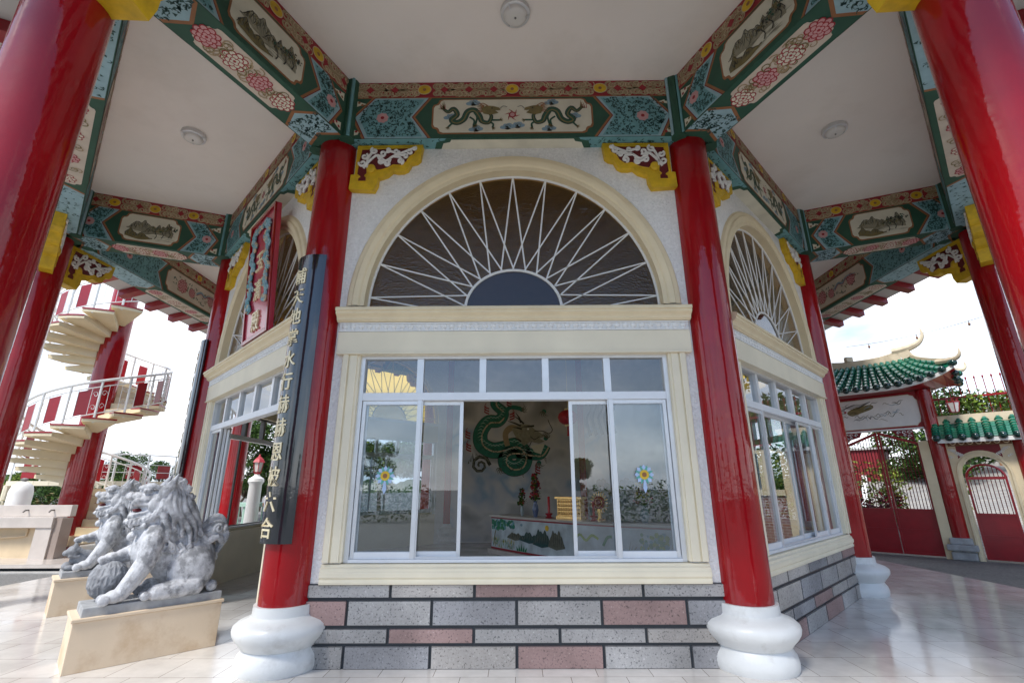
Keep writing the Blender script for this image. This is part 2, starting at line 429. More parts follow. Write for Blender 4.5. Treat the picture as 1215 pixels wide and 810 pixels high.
# ================================================================== painted decoration helpers
def flower(p, c, r, l=5):
    for k in range(8):
        a = k * pi / 4 + .2
        p.disc((c[0] + cos(a) * r * .62, c[1] + sin(a) * r * .62), r * .36, 'pink', l + (k % 2) * .5, 8)
    p.disc(c, r * .62, 'pink', l + 1.2, 10); p.disc(c, r * .3, 'crimson', l + 2, 8)
def leaves(p, x0, x1, z0, z1, n, rn, m='teal_dark', l=3, inside=None, sz=.035):
    for i in range(n):
        x, z = rn.uniform(x0, x1), rn.uniform(z0, z1)
        if inside and not inside(x, z): continue
        a = rn.uniform(0, 6.28); r = sz * rn.uniform(.7, 1.3)
        if i % 3 == 0:
            p.poly([(x + r * .8 * cos(a + t), z + r * .8 * sin(a + t)) for t in (0, 2.2, 4.2)], m, l)
        else:
            p.rib([(x + r * cos(a + t * 1.1) * (1 - t * .16), z + r * sin(a + t * 1.1) * (1 - t * .16)) for t in range(4)], [.004, .011, .012, .004], m, l)
def notch(a0, a1, b0, b1, c):
    # cartouche with indented round corners
    out = []
    for cx, cy, s in ((a0, b0, 0), (a1, b0, 1), (a1, b1, 2), (a0, b1, 3)):
        sx = 1 if cx == a0 else -1; sy = 1 if cy == b0 else -1
        seq = [(0, 1.7), (.25, 1.2), (.75, 1.05), (1, .75), (1.15, .25), (1.7, 0)]
        pts = [(cx + sx * c * u, cy + sy * c * v) for u, v in seq]
        if s in (1, 3): pts = pts[::-1]
        out += pts
    return out
def dragon(p, cx, cz, s, fl=1, l=6, body='green_dark'):
    def T(x, y): return (cx + fl * x * s, cz + y * s)
    path = cr([T(-.46, .17), T(-.38, .10), T(-.30, .16), T(-.24, .05), T(-.32, -.05), T(-.24, -.10), T(-.14, -.04), T(-.08, .10), T(.02, .13), T(.10, .02), T(.14, -.08), T(.24, -.10), T(.28, .02), T(.20, .12)], 5)
    n = len(path); w = [s * (.018 + .062 * sin(pi * min(1, i / n * 1.05)) ** .7) for i in range(n)]
    p.rib(path, [x + .02 * s for x in w], 'ink', l - .3); p.rib(path, w, body, l)
    p.rib([(a, b - .012 * s) for a, b in path], [x * .25 for x in w], 'olive', l + .5)
    for lx, ly, dx, dy in ((-.27, -.06, -.10, -.12), (-.05, .0, .06, -.16), (.02, .08, .02, -.22), (.25, -.06, .16, .0), (.22, -.08, .08, -.12)):
        e = T(lx + dx, ly + dy)
        p.rib(cr([T(lx, ly), T(lx + dx * .7 + .03, ly + dy * .4), e], 4), .03 * s, body, l + .2)
        for q in (-.5, 0, .5, 1.1):
            a = atan2(dy, dx * fl) + q
            p.rib([e, (e[0] + cos(a) * .05 * s, e[1] + sin(a) * .05 * s)], [.02 * s, .004 * s], 'olive', l + .6)
    for k in range(5):
        p.rib([T(-.44, .15), T(-.53 + .02 * k, .16 + .035 * k)], [.022 * s, .004 * s], 'olive', l)
    hd = [T(.16, .06), T(.13, .16), T(.20, .21), T(.30, .20), T(.40, .17), T(.42, .12), T(.34, .12), T(.39, .07), T(.32, .05), T(.24, .04)]
    p.poly(hd, 'olive', l + 1)
    for k in range(6): p.rib([T(.17, .10 + .02 * k), T(.06, .09 + .035 * k)], [.024 * s, .004 * s], 'orange', l + .8)
    p.rib(cr([T(.24, .19), T(.16, .25), T(.10, .24)], 4), .014 * s, 'orange', l + 1.2)
    p.disc(T(.29, .16), .014 * s, 'ink', l + 1.5, 8)
    p.rib(cr([T(.41, .15), T(.46, .20), T(.52, .18)], 4), .008 * s, 'ink', l + 1)
def cloudlet(p, c, s, m='sky_blue', l=4):
    for dx, dy, r in ((0, 0, .10), (.09, .01, .07), (-.09, -.01, .07), (.04, .06, .06), (-.04, .05, .05)):
        p.disc((c[0] + dx * s, c[1] + dy * s), r * s, m, l, 10, r * s * .7)
        l += .12
    p.spiral((c[0], c[1]), .07 * s, 0, 1.2, .012 * s, 'ink_mid', l + .4)
def landscape(p, a0, a1, b0, b1, rn, l=5):
    W, H = a1 - a0, b1 - b0
    def ridge(c, w, base, amp, mt, ly, pk):
        n = 34; top = []
        for i in range(n + 1):
            t = i / n; e = sin(pi * t) ** .8
            h = sum(k_[1] * max(0, 1 - abs(t - k_[0]) / k_[2]) ** 1.3 for k_ in pk) + .05 * sin(t * 41 + c * 9) * e
            top.append((min(a1 - .03, max(a0 + .03, c - w + 2 * w * t)), b0 + H * (base + amp * h)))
        bot = [(x, b0 + H * (base - .06 + .05 * sin(x * 13))) for x, z in top[::-1]]
        p.poly(top + bot, mt, ly); p.rib(top, [.004 + .007 * rn.random() for _ in top], 'ink', ly + .3)
        for i in range(2, n - 1):
            x, z = top[i]; d = (z - (b0 + H * base))
            if d < H * .06: continue
            for q in range(2):
                L = d * rn.uniform(.3, .85); x0 = x + rn.uniform(-.01, .01); z0 = z - q * d * .3
                p.rib([(x0, z0), (x0 + rn.uniform(-.02, .02), z0 - L * .5), (x0 + rn.uniform(-.03, .03), max(z0 - L, b0 + H * base - .02))], [.004, .009, .002], rn.choice(['ink', 'ink_mid', 'ink_mid', 'olive']), ly + .5)
    ridge(a0 + W * .34, W * .34, .46, .42, 'ink_pale', l, ((.3, .8, .22), (.55, 1.0, .25), (.8, .5, .2)))
    ridge(a0 + W * .66, W * .32, .34, .5, 'ink_pale', l + 1.2, ((.25, .6, .2), (.5, .8, .22), (.78, 1.1, .25)))
    ridge(a0 + W * .30, W * .28, .12, .34, 'olive', l + 2.4, ((.2, 1.0, .3), (.6, .6, .3)))
    for k in range(3):
        cx, cz = a0 + W * (.62 + .13 * k), b0 + H * (.12 + .06 * k)
        p.rib(cr([(cx, cz), (cx + .02, cz + .06), (cx - .01, cz + .13), (cx + .03, cz + .19)], 4), [.014 - .0008 * i for i in range(13)], 'ink', l + 4)
        for i in range(34):
            a = rn.uniform(0, 6.3); r_ = rn.random() ** .5
            p.disc((cx + .02 + r_ * .09 * cos(a), cz + .17 + r_ * .05 * sin(a)), rn.uniform(.006, .016), rn.choice(['ink', 'ink_mid', 'green_dark', 'olive']), l + 4.5 + i * .01, 6)
    for i in range(26):
        x = a0 + W * (.06 + .8 * rn.random()); z = b0 + H * (.05 + .30 * rn.random())
        p.rib([(x, z), (x + .06, z + .004), (x + .05 + .12 * rn.random(), z)], [.002, .006, .002], rn.choice(['ink_mid', 'ink_pale']), l + 2)
def peony(p, c, r, l=6, m1='pink', m2='crimson'):
    for ring, (rr, n, q) in enumerate(((.8, 9, .34), (.5, 7, .3), (.22, 4, .24))):
        for k in range(n):
            a = 2 * pi * k / n + ring
            cc = (c[0] + cos(a) * r * rr, c[1] + sin(a) * r * rr)
            p.disc(cc, r * q, m2, l + ring * .8 + k * .02, 8); p.disc(cc, r * q * .68, m1, l + ring * .8 + .3 + k * .02, 8)
    p.disc(c, r * .14, 'crimson', l + 3, 6)
def florals(p, a0, a1, b0, b1, rn, l=5):
    W, H = a1 - a0, b1 - b0
    for i in range(60):
        x, z = a0 + W * rn.uniform(.08, .92), b0 + H * rn.uniform(.12, .85); a = rn.uniform(0, 6.3)
        p.rib([(x, z), (x + .035 * cos(a), z + .035 * sin(a)), (x + .07 * cos(a + .5), z + .07 * sin(a + .5))], [.004, .026, .003], rn.choice(['green_dark', 'olive', 'ink_mid', 'teal_dark']), l)
    for cx, cz, r in ((.24, .5, .32), (.42, .42, .22), (.80, .55, .27)):
        peony(p, (a0 + W * cx, b0 + H * cz), H * r, l + 1)
    q = [(a0 + W * x, b0 + H * z) for x, z in ((.50, .5), (.58, .72), (.66, .6), (.74, .8), (.9, .7))]
    p.rib(cr(q, 5), [.05 * (1 - i / 22) + .006 for i in range(21)], 'sky_blue', l + 5)
    p.rib(cr([(x, z - .03) for x, z in q], 5), .014, 'crimson', l + 5.6)
def chevron_side(p, hl, H, design, rn, z0=0):
    # p.fn maps (a along, b up, c out). hl = half length, H = height of painted zone, frieze above it
    p.poly([(-hl, z0), (hl, z0), (hl, z0 + H), (-hl, z0 + H)], 'green_dark', 1)
    zm = z0 + H * .52
    gx = min(1.158, hl * .61)
    for s in (-1, 1):
        def X(a): return s * a
        e = hl
        outer = e - .02
        # corner triangles with little flowers
        for zz in (z0 + H * .14, z0 + H * .86):
            p.poly([(X(outer), zz - .05), (X(outer), zz + .06), (X(outer - .16), zz)], 'cartouche', 2)
            for i in range(3): p.disc((X(outer - .03 - .04 * i), zz + (.02 if i % 2 else -.015)), .018, rn.choice(['orange', 'crimson', 'green_dark', 'olive']), 3, 6)
        def chev(d, wtop, mt, l):
            return p.poly([(X(e - .24 + d), z0 + H), (X(e - .02 + d), zm), (X(e - .16 + d), z0), (X(gx - .2 - d), z0), (X(gx - d), zm), (X(gx - .19 - d), z0 + H)][::1], mt, l)
        chev(0, 0, 'orange', 2.2); chev(-.028, 0, 'red_deep', 2.6); chev(-.04, 0, 'teal_pale', 3.0)
        fc = (X((e + gx) / 2 - .0), z0 + H * .5)
        ins = lambda x, z: (abs(x) < e - .10 - abs(z - zm) * .55) and (abs(x) > gx + .07 - abs(z - zm) * .55) and ((x - fc[0]) ** 2 + (z - fc[1]) ** 2 > .0065)
        p.poly([(X(e - .30), z0 + H - .02), (X(e - .11), zm), (X(e - .23), z0 + .02), (X(gx - .10), z0 + .02), (X(gx + .06), zm), (X(gx - .10), z0 + H - .02)], 'teal', 3.3)
        leaves(p, min(X(gx - .2), X(e)), max(X(gx - .2), X(e)), z0 + .03, z0 + H - .02, 520, rn, 'teal_dark', 3.8, ins, .022)
        flower(p, fc, .075, 5)
    w = gx - .22
    bg = 'cartouche_pink' if design == 'flower' else 'cartouche'
    p.poly(notch(-w - .02, w + .02, z0 + .05, z0 + H - .02, .07), 'orange', 3)
    p.poly(notch(-w, w, z0 + .07, z0 + H - .035, .07), bg, 4)
    if design == 'dragon':
        dragon(p, -w * .50, z0 + H * .50, H * 1.35, 1); dragon(p, w * .50, z0 + H * .50, H * 1.35, -1)
        p.disc((0, z0 + H * .55), .045, 'crimson', 6, 12); p.disc((0, z0 + H * .55), .028, 'pink', 7, 12)
        for k in range(6):
            a = k * pi / 3 + .5; p.rib([(cos(a) * .045, z0 + H * .55 + sin(a) * .045), (cos(a + .5) * .09, z0 + H * .55 + sin(a + .5) * .09)], [.016, .003], 'crimson', 6)
        for x, z in ((-w * .78, .5), (-w * .5, .85), (-w * .46, .2), (w * .78, .5), (w * .5, .85), (w * .46, .2), (-.06, .25), (.06, .28)):
            cloudlet(p, (x, z0 + H * z), .55)
        for x in (-w * .9, w * .9):
            for k in range(3): p.rib([(x + .02 * k, z0 + H * .7), (x + .03 * k - .02, z0 + H * .84)], [.012, .003], 'crimson', 6)
    elif design == 'flower': florals(p, -w + .05, w - .05, z0 + .09, z0 + H - .06, rn)
    else: landscape(p, -w + .05, w - .05, z0 + .09, z0 + H - .06, rn)
def frieze(p, hl, z0, z1, rn):
    H = z1 - z0; zm = (z0 + z1) / 2
    p.poly([(-hl, z0), (hl, z0), (hl, z1), (-hl, z1)], 'crimson', 1)
    p.poly([(-hl, z0), (hl, z0), (hl, z0 + .012), (-hl, z0 + .012)], 'orange', 2)
    cs = [-hl * .55, 0, hl * .55]
    x = -hl + .06; i = 0
    while x < hl - .04:
        near = min(abs(x - c) for c in cs)
        if near > .10:
            for s in (-1, 1):
                p.spiral((x, zm + s * H * .20), H * .24, rn.uniform(0, 6), 1.3, .030, 'scroll_gold', 3 + (i % 4) * .3, s)
                p.spiral((x + .03, zm + s * H * .24), H * .2, rn.uniform(0, 6), 1.0, .010, 'scroll_edge', 5 + (i % 4) * .3, -s)
            if i % 6 == 3: p.poly([(x - .05, zm), (x, zm + .05), (x + .05, zm), (x, zm - .05)], 'crimson', 7)
        x += .05; i += 1
    for c in cs:
        p.disc((c, zm), .085, 'scroll_edge', 8, 18, .075); p.disc((c, zm), .075, 'yellow', 8.6, 18, .066); p.disc((c, zm), .022, 'orange', 9.2, 8)
def soffit_paint(p, hl, w, rn, lotus=True):
    h = w / 2
    p.poly([(-hl, -h), (hl, -h), (hl, h), (-hl, h)], 'green_dark', 1)
    gx = min(1.158, hl * .61)
    for s in (-1, 1):
        p.poly([(s * (hl - .04), -h), (s * (hl - .14), 0), (s * (hl - .04), h), (s * (gx + .0), h), (s * (gx - .12), 0), (s * gx, -h)], 'orange', 2)
        p.poly([(s * (hl - .08), -h), (s * (hl - .18), 0), (s * (hl - .08), h), (s * (gx + .04), h), (s * (gx - .08), 0), (s * (gx + .04), -h)], 'teal_pale', 2.6)
        a0, a1 = sorted((s * (gx - .0), s * (hl - .12)))
        leaves(p, a0, a1, -h + .02, h - .02, 120, rn, 'teal_dark', 3.4, None, .026)
    w2 = gx - .17
    p.poly(notch(-w2, w2, -h + .05, h - .05, .05), 'cartouche_pink', 3)
    if lotus:
        n = 7
        for i in range(n):
            c = (-w2 + 2 * w2 * (i + .5) / n, 0)
            if i % 2 == 0: peony(p, c, h * .50, 5, 'pink' if i % 4 else 'cartouche', 'crimson')
            else:
                for k in range(9): p.spiral((c[0] + rn.uniform(-.09, .09), rn.uniform(-h * .5, h * .5)), h * .26, rn.uniform(0, 6), 1.2, .014, 'olive' if k % 2 else 'scroll_gold', 4.5 + k * .2)

# ================================================================== the pavilion
PAV = thing('temple_pavilion', 'octagonal open pavilion with red columns, painted beams and central glazed hall', 'pavilion', (0, YC, 0))
ORG[0] = Vector((0, 0, 0))   # parts below are modelled about the octagon's centre; face k = 0 looks at -y
def face(fn_apo):            # (a along, b up, c outwards) on a face plane at apothem fn_apo
    return lambda a, b, c=0: (a, -(fn_apo + c), b)

# --- columns
prof = [(0, .345), (.03, .358), (.07, .36), (.12, .35), (.165, .318), (.18, .312), (.19, .33), (.20, .335), (.215, .345), (.25, .378), (.29, .404), (.325, .412), (.355, .405), (.385, .37), (.405, .315), (.415, .285), (.43, .268), (.47, .266), (.51, .264)]
def column(R, ztop, parent):
    c = MB('red_gloss').lathe([(.508 + (ztop - .508) * i / 12, RC * (1 - .035 * i / 12)) for i in range(13)], (0, 0), 64).build('column', parent, 30)
    b = MB('base_white').lathe(prof, (0, 0), 48).build('column_base', c, 40)
    return c
c0 = column(R1, ZB + .03, PAV)
cols = []
for R in (R1, R2):
    for k in range(8):
        c = c0 if (R == R1 and k == 0) else tree_copy(c0, PAV)
        a = radians(45 * k - 22.5)
        c.location = (R * sin(a), -R * cos(a), 0)
        c.rotation_euler = (0, 0, k * .7)
        cols.append(c)

# --- ceiling
oct_ = lambda ap, z: [(ap / C22 * sin(radians(45 * k - 22.5)), -ap / C22 * cos(radians(45 * k - 22.5)), z) for k in range(8)]
cm = MB('ceiling')
for k in range(8):
    a = oct_(4.6, ZC); b = oct_(A2 + .1, ZC); k2 = (k + 1) % 8
    cm.add([a[k], a[k2], b[k2], b[k]], [(0, 1, 2, 3)])
    a = oct_(4.6, ZC + .15); b = oct_(A2 + .1, ZC + .15)
    cm.add([a[k], a[k2], b[k2], b[k]], [(0, 1, 2, 3)])
cm.build('ceiling', PAV, recalc=False)
MB('hall_brown').prism([(x, y) for x, y, z in oct_(5.0, 0)], 'z', 5.46, 5.54).build('hall_ceiling', PAV)

# --- beams
def ring_beam(R, design_out, design_in, seed, soff):
    ap = R * C22; hw = RC; rn = random.Random(seed)
    hl = ap * T22 - .10
    b = MB('green_dark')
    b.box(-hl - .06, hl + .06, -(ap + hw), -(ap - hw), ZB, ZC + .02)
    H = 6.0 - ZB
    hlo = (ap + hw) * T22 - .27
    b.fn = face(ap + hw)
    if design_out:
        chevron_side(b, hlo, H, design_out, rn, ZB); frieze(b, hlo, 6.0, ZC - .002, rn)
    hli = (ap - hw) * T22 - .27
    if design_in:
        b.fn = lambda a, z, c=0: (-a, -(ap - hw - c), z)
        chevron_side(b, hli, H, design_in, rn, ZB); frieze(b, hli, 6.0, ZC - .002, rn)
    if soff:
        b.fn = lambda a, z, c=0: (a, -(ap + z), ZB - c)
        soffit_paint(b, hl - .12, hw * 2 - .02, rn)
    else:
        b.fn = lambda a, z, c=0: (a, -(ap + z), ZB - c)
        w = min(1.158, hl * .61)
        b.poly([(-hl, .05), (hl, .05), (hl, .232), (-hl, .232)], 'teal', 1)
        leaves(b, -hl, hl, .07, .21, 200, rn, 'teal_dark', 2, None, .026)
        b.poly(notch(-.86, .86, .03, .30, .06)[:], 'white', 3) if False else b.poly([(-.86, .05), (-.82, .15), (-.74, .17), (-.72, .21), (.72, .21), (.74, .17), (.82, .15), (.86, .05)], 'cartouche', 3)
        b.poly([(-.94, .05), (-.90, .17), (-.80, .20), (-.78, .232), (.78, .232), (.80, .20), (.90, .17), (.94, .05)], 'green_dark', 2.6)
    b.fn = None
    return b.build('ring_beam', PAV, recalc=False)
rb = ring_beam(R1, 'dragon', None, 3, False)
rb2 = ring_beam(R2, 'landscape', 'flower', 5, True)
for k in range(1, 8): rotcopy(rb, k, PAV); rotcopy(rb2, k, PAV)
def radial_beam(seed):
    rn = random.Random(seed)
    r0, r1 = R1 + .18, R2 - .18; L = (r1 - r0) / 2; rm = (r0 + r1) / 2; hw = RC
    b = MB('green_dark'); b.box(-hw, hw, -r1, -r0, ZB, ZC + .02)
    H = 6.0 - ZB
    for s in (-1, 1):
        b.fn = lambda a, z, c=0, s=s: (s * (hw + c), -(rm + s * -a), z)
        chevron_side(b, L - .07, H, 'landscape', rn, ZB); frieze(b, L - .07, 6.0, ZC - .002, rn)
    b.fn = lambda a, z, c=0: (z, -(rm + a), ZB - c)
    soffit_paint(b, L - .02, 2 * hw - .02, rn)
    b.fn = None
    # modelled pointing along -y, turned by half a face
    o = b.build('radial_beam', PAV, recalc=False); o.rotation_euler = (0, 0, radians(22.5)); return o
# two designs alternate
ra = radial_beam(11); rbm = radial_beam(29); rbm.rotation_euler = (0, 0, radians(67.5))
for k in range(2, 8):
    c = (ra if k % 2 == 0 else rbm).copy(); COL.objects.link(c); c.rotation_euler = (0, 0, radians(22.5 + 45 * k))
# --- corner posts where beams meet
def corner_post(ap, side, sgn):
    b = MB('teal')
    t = ap * T22 - RC / C22
    cx, cy = side * t, -ap
    q = MB('teal')
    for r, m_, dz in ((.085, 'green_dark', 0), (.06, 'teal_pale', .002)):
        q.lathe([(ZB - .012 + dz, r), (ZC - dz, r)], (cx, cy - 0 if sgn > 0 else cy), 8, m_)
    for k in range(4):
        a = k * pi / 2 + .4
        q.tube([(cx + .082 * cos(a), cy + .082 * sin(a), ZB), (cx + .082 * cos(a), cy + .082 * sin(a), ZC)], .02, 6, 'teal' if k % 2 else 'teal_pale')
    return q.build('corner_post', PAV)
for ap_, sg in ((A1 + RC - .01, 1), (A2 - RC + .01, -1)):
    for sd in (-1, 1):
        p0 = corner_post(ap_, sd, sg)
        for k in range(1, 8): rotcopy(p0, k, PAV)

# --- corner brackets (yellow rim, dark red field, white scrolls)
def bracket(ap, hl, sx, thick, back, sc=1.0):
    X = lambda px: sx * (hl - (px - 130) * .00181 * sc)
    Z = lambda py: ZB - .006 - (py - 425) * .00200 * sc
    out = [(160, 428), (590, 425), (578, 520), (555, 540), (520, 548), (500, 590), (470, 605), (430, 606), (400, 600), (370, 628), (340, 640), (312, 648), (310, 690), (290, 735), (130, 725), (134, 630), (158, 628)]
    inn = [(190, 455), (548, 447), (540, 490), (505, 512), (490, 545), (455, 572), (405, 566), (372, 588), (330, 600), (300, 604), (270, 570), (236, 590), (240, 625), (225, 640), (238, 650), (238, 678), (182, 678), (182, 655), (196, 645), (172, 628), (180, 520)]
    b = MB('yellow')
    y0, y1 = -ap, -(ap + thick)
    po = [(X(a), Z(c)) for a, c in out]; pi_ = [(X(a), Z(c)) for a, c in inn]
    b.prism([(X(a), Z(c)) for a, c in out], 'y', y0, y1 + .02, 'yellow')
    for side, yb in ((1, y1),) + (((-1, y0),) if back else ()):
        base = yb + .02 * side if side == 1 else yb
        fn = (lambda u, v, w=0, yb=base: (u, yb - w, v)) if side == 1 else (lambda u, v, w=0, yb=base: (u, yb + w, v))
        b.fn = fn
        b.poly(pi_, 'red_dark', 1)
        # raised rim following the outline
        b.fn = None
        n = len(po)
        sg = -1 if side == 1 else 1
        cx = sum(p[0] for p in po) / n; cz = sum(p[1] for p in po) / n
        for i in range(len(pi_)):
            p_, q_ = pi_[i], pi_[(i + 1) % len(pi_)]
            b.tube([(p_[0], base + sg * .004, p_[1]), (q_[0], base + sg * .004, q_[1])], .007, 5, 'yellow')
        def sp(px, py, r, a0, turns, s_):
            n_ = 12; rr = r * .00181 * sc
            pts = [(X(px) + rr * (1 - .8 * i / n_) * cos(a0 + s_ * turns * 6.28 * i / n_), base + sg * .012, Z(py) + rr * (1 - .8 * i / n_) * sin(a0 + s_ * turns * 6.28 * i / n_)) for i in range(n_ + 1)]
            b.tube(pts, .0145 * sc, 6, 'white')
        def st(pts, r=.015):
            b.tube([(x, base + sg * .012, z) for x, z in cr([(X(a), Z(c)) for a, c in pts], 4)], r * sc, 5, 'white')
        st([(215, 590), (250, 540), (300, 500), (350, 540), (400, 510), (470, 480), (540, 450)])
        st([(240, 590), (235, 540), (250, 500), (270, 465)]); st([(300, 500), (320, 540), (370, 560), (385, 530)])
        st([(400, 510), (450, 520), (455, 555)]); st([(360, 470), (400, 480), (430, 500), (480, 500)])
        for px, py, r, a0, s_ in ((275, 470, 26, 2, 1), (215, 510, 24, 1, -1), (205, 555, 26, 3, 1), (330, 490, 24, 4, 1), (320, 545, 24, 2, -1), (370, 560, 26, 1, 1), (450, 545, 24, 5, 1), (480, 510, 20, 3, -1), (510, 480, 20, 2, 1), (420, 475, 20, 0, -1), (365, 465, 18, 4, 1), (535, 455, 14, 1, -1)):
            sp(px, py, r, a0, 1.1, s_)
        b.ball((X(262), base + sg * .01, Z(592)), (.055 * sc, .02, .06 * sc), 'yellow', 12, 6)
    b.fn = None
    return b.build('corner_bracket', PAV, 35)
for sd in (-1, 1):
    b0 = bracket(WALL, 1.90, sd, .10, False)
    b1 = bracket(A2 - .09, 2.93, sd, .18, True, 1.12)
    for k in range(1, 8): rotcopy(b0, k, PAV); rotcopy(b1, k, PAV)

# --- hall walls
AX, AZ, AZ0 = 1.615, 1.70, 3.385     # fanlight half-width, height, springing
def arcpt(rx, rz, a): return (rx * cos(a), AZ0 + rz * sin(a))
def wall(door=False, solid=False):
    w = MB('stucco'); y0, y1 = -WALL, -(WALL - .2)
    if solid:
        w.box(-2.12, 2.12, y0, y1, 0, 5.46)
        return w.build('wall', PAV)
    for s in (-1, 1):
        a, b = sorted((s * 1.62, s * 2.12)); w.box(a, b, y0, y1, 0, 3.30, 'stucco')
    if not door: w.box(-1.62, 1.62, y0 + .02, y1, 0, .80, 'cream_pale')
    w.box(-1.62, 1.62, y0 + .02, y1, 2.83, 3.30, 'cream_pale')
    n = 24
    for yy in (y0, y1):
        for i in range(n):
            a, b = pi * i / n, pi * (i + 1) / n
            p, q = arcpt(AX + .03, AZ + .03, a), arcpt(AX + .03, AZ + .03, b)
            def outp(t):
                c_, s_ = cos(t), sin(t)
                k = min(2.12 / abs(c_) if abs(c_) > 1e-6 else 1e9, 2.075 / s_ if s_ > 1e-6 else 1e9)
                return (c_ * k, AZ0 + s_ * k)
            P_, Q_ = outp(a), outp(b)
            mid = []
            ca = atan2(2.075, 2.12)
            for cc in (ca, pi - ca):
                if a < cc < b: mid = [outp(cc)]
            pts = [p, P_] + mid + [Q_, q]
            w.add([(x, yy, z) for x, z in pts], [tuple(range(len(pts)))], 'stucco')
            if yy == y0:
                w.add([(p[0], y0, p[1]), (q[0], y0, q[1]), (q[0], y1, q[1]), (p[0], y1, p[1])], [(0, 1, 2, 3)], 'cream_pale')
    w.box(-2.12, 2.12, y0, y1, 3.30, AZ0 - .002, 'stucco')
    return w.build('wall', PAV, recalc=False)
rows = [(.558, .664, -1.131), (.335, .531, -1.513), (.196, .308, -1.131), (.0, .172, -1.513)]
def dado(seed, fixed=None, xlim=2.0):
    rn = random.Random(seed); d = MB('joint_and_gap_shade'); y = -(WALL)
    d.box(-xlim, xlim, y - .006, y, 0, .672, 'joint_and_gap_shade')
    for r, (z0, z1, off) in enumerate(rows):
        x = off - .763 * 2; i = 0
        while x < xlim:
            a, b = max(x + .011, -xlim + .002), min(x + .763 - .011, xlim - .002)
            if b - a > .03:
                if fixed: m_ = 'granite_pink' if (r, i) in fixed else rn.choice(['granite', 'granite', 'granite_blue', 'granite_warm'])
                else: m_ = rn.choice(['granite', 'granite_pink', 'granite_warm', 'granite_warm', 'granite_blue', 'granite', 'granite_warm'])
                d.box(a, b, y - .022 - rn.random() * .003, y - .004, z0 + .001, z1, m_)
            x += .763; i += 1
    return d.build('stone_dado', PAV, bevel=.003)
def prof_t(b, prof_, t0, t1, m):      # prof_ = (out from WALL, z)
    b.prism([(-(WALL + o), z) for o, z in prof_], 'x', t0, t1, m)
def surround(door=False):
    b = MB('cream_pale')
    zb = 0 if door else .69
    for s in (-1, 1):
        for a0, a1, o in ((1.60, 1.785, .03), (1.625, 1.70, .045), (1.715, 1.77, .055)):
            x0, x1 = sorted((s * a0, s * a1)); b.box(x0, x1, -(WALL + o), -(WALL - .06), zb + .16 if not door else 0, 2.832)
    if not door:
        prof_t(b, [(-.06, .668), (.05, .668), (.055, .69), (.045, .71), (.062, .73), (.062, .765), (.05, .78), (.05, .80), (.028, .815), (.028, .835), (-.06, .84)], -1.785, 1.785, 'cream_pale')
    # plain frieze board above the opening
    b.box(-1.845, 1.845, -(WALL + .062), -(WALL - .03), 2.836, 3.077)
    b.box(-1.835, 1.835, -(WALL + .075), -(WALL - .03), 2.833, 2.85)
    return b.build('window_surround' if not door else 'door_surround', PAV, bevel=.004)
def cornice():
    b = MB('cream')
    prof_t(b, [(-.03, 3.183), (.075, 3.183), (.085, 3.193), (.10, 3.203), (.10, 3.215), (.115, 3.235), (.14, 3.25), (.15, 3.26), (.15, 3.28), (.165, 3.285), (.165, 3.315), (.155, 3.325), (.02, 3.36), (-.03, 3.384)], -1.862, 1.862, 'cream')
    o = b.build('cornice', PAV, 20)
    d = MB('white'); d.box(-1.84, 1.84, -(WALL + .05), -(WALL - .03), 3.078, 3.182)
    n = 42
    for i in range(n):
        x = -1.83 + 3.66 * (i + .5) / n
        d.ball((x, -(WALL + .052), 3.140), (.036, .02, .028), 'white', 8, 6)
        d.ball((x, -(WALL + .052), 3.102), (.024, .018, .020), 'white', 8, 6)
    for zz in (3.088, 3.172): d.box(-1.84, 1.84, -(WALL + .065), -(WALL + .04), zz - .007, zz + .006)
    d.build('ornament_band', o, 40)
    return o
def fanlight():
    rt = MB('cream')
    # stepped arch trim
    n = 48
    stp = [(.0, -.14), (.0, .03), (.045, .03), (.06, .045), (.09, .055), (.12, .055), (.135, .035), (.16, .035), (.18, .028), (.20, .0)]
    ring = []
    for i in range(n + 1):
        a = pi * i / n
        ring.append([((AX + d) * cos(a), -(WALL + o), AZ0 + (AZ + d * 1.1) * sin(a)) for d, o in stp])
    k = len(stp)
    rt.add([p for r in ring for p in r], [(i * k + j, i * k + j + 1, (i + 1) * k + j + 1, (i + 1) * k + j) for i in range(n) for j in range(k - 1)], 'cream')
    o = rt.build('fanlight_frame', PAV, 25, recalc=False)
    y = -(WALL - .09)
    gl = MB('amber_glass'); gl.add([(arcpt(AX + .03, AZ + .03, pi * i / 40)[0], y + .012, arcpt(AX + .03, AZ + .03, pi * i / 40)[1]) for i in range(41)], [tuple(range(41))])
    gl.build('pane', o, recalc=False)
    hg = MB('hub_glass'); hg.add([(.52 * cos(pi * i / 24), y + .006, AZ0 + .45 * sin(pi * i / 24)) for i in range(25)], [tuple(range(25))]); hg.build('pane', o, recalc=False)
    sp = MB('white')
    sp.tube([(arcpt(AX - .01, AZ - .01, pi * i / 48)[0], y, arcpt(AX - .01, AZ - .01, pi * i / 48)[1]) for i in range(49)], .017, 6)
    sp.tube([(.53 * cos(pi * i / 24), y, AZ0 + .46 * sin(pi * i / 24)) for i in range(25)], .016, 6)
    for j in range(-6, 7):
        a = radians(90 + 14.2 * j)
        for s in (-1, 1):
            b_ = a + s * radians(15.2)
            p = (AX * cos(a), y, AZ0 + AZ * sin(a)); q = (.53 * cos(b_), y, AZ0 + .46 * sin(b_))
            if q[2] < AZ0:
                t = (AZ0 - p[2]) / (q[2] - p[2]) if q[2] != p[2] else 1
                q = (lerp(p[0], q[0], t), y, AZ0)
            sp.tube([p, q], .009, 5)
    sp.build('spokes', o, 40)
    return o
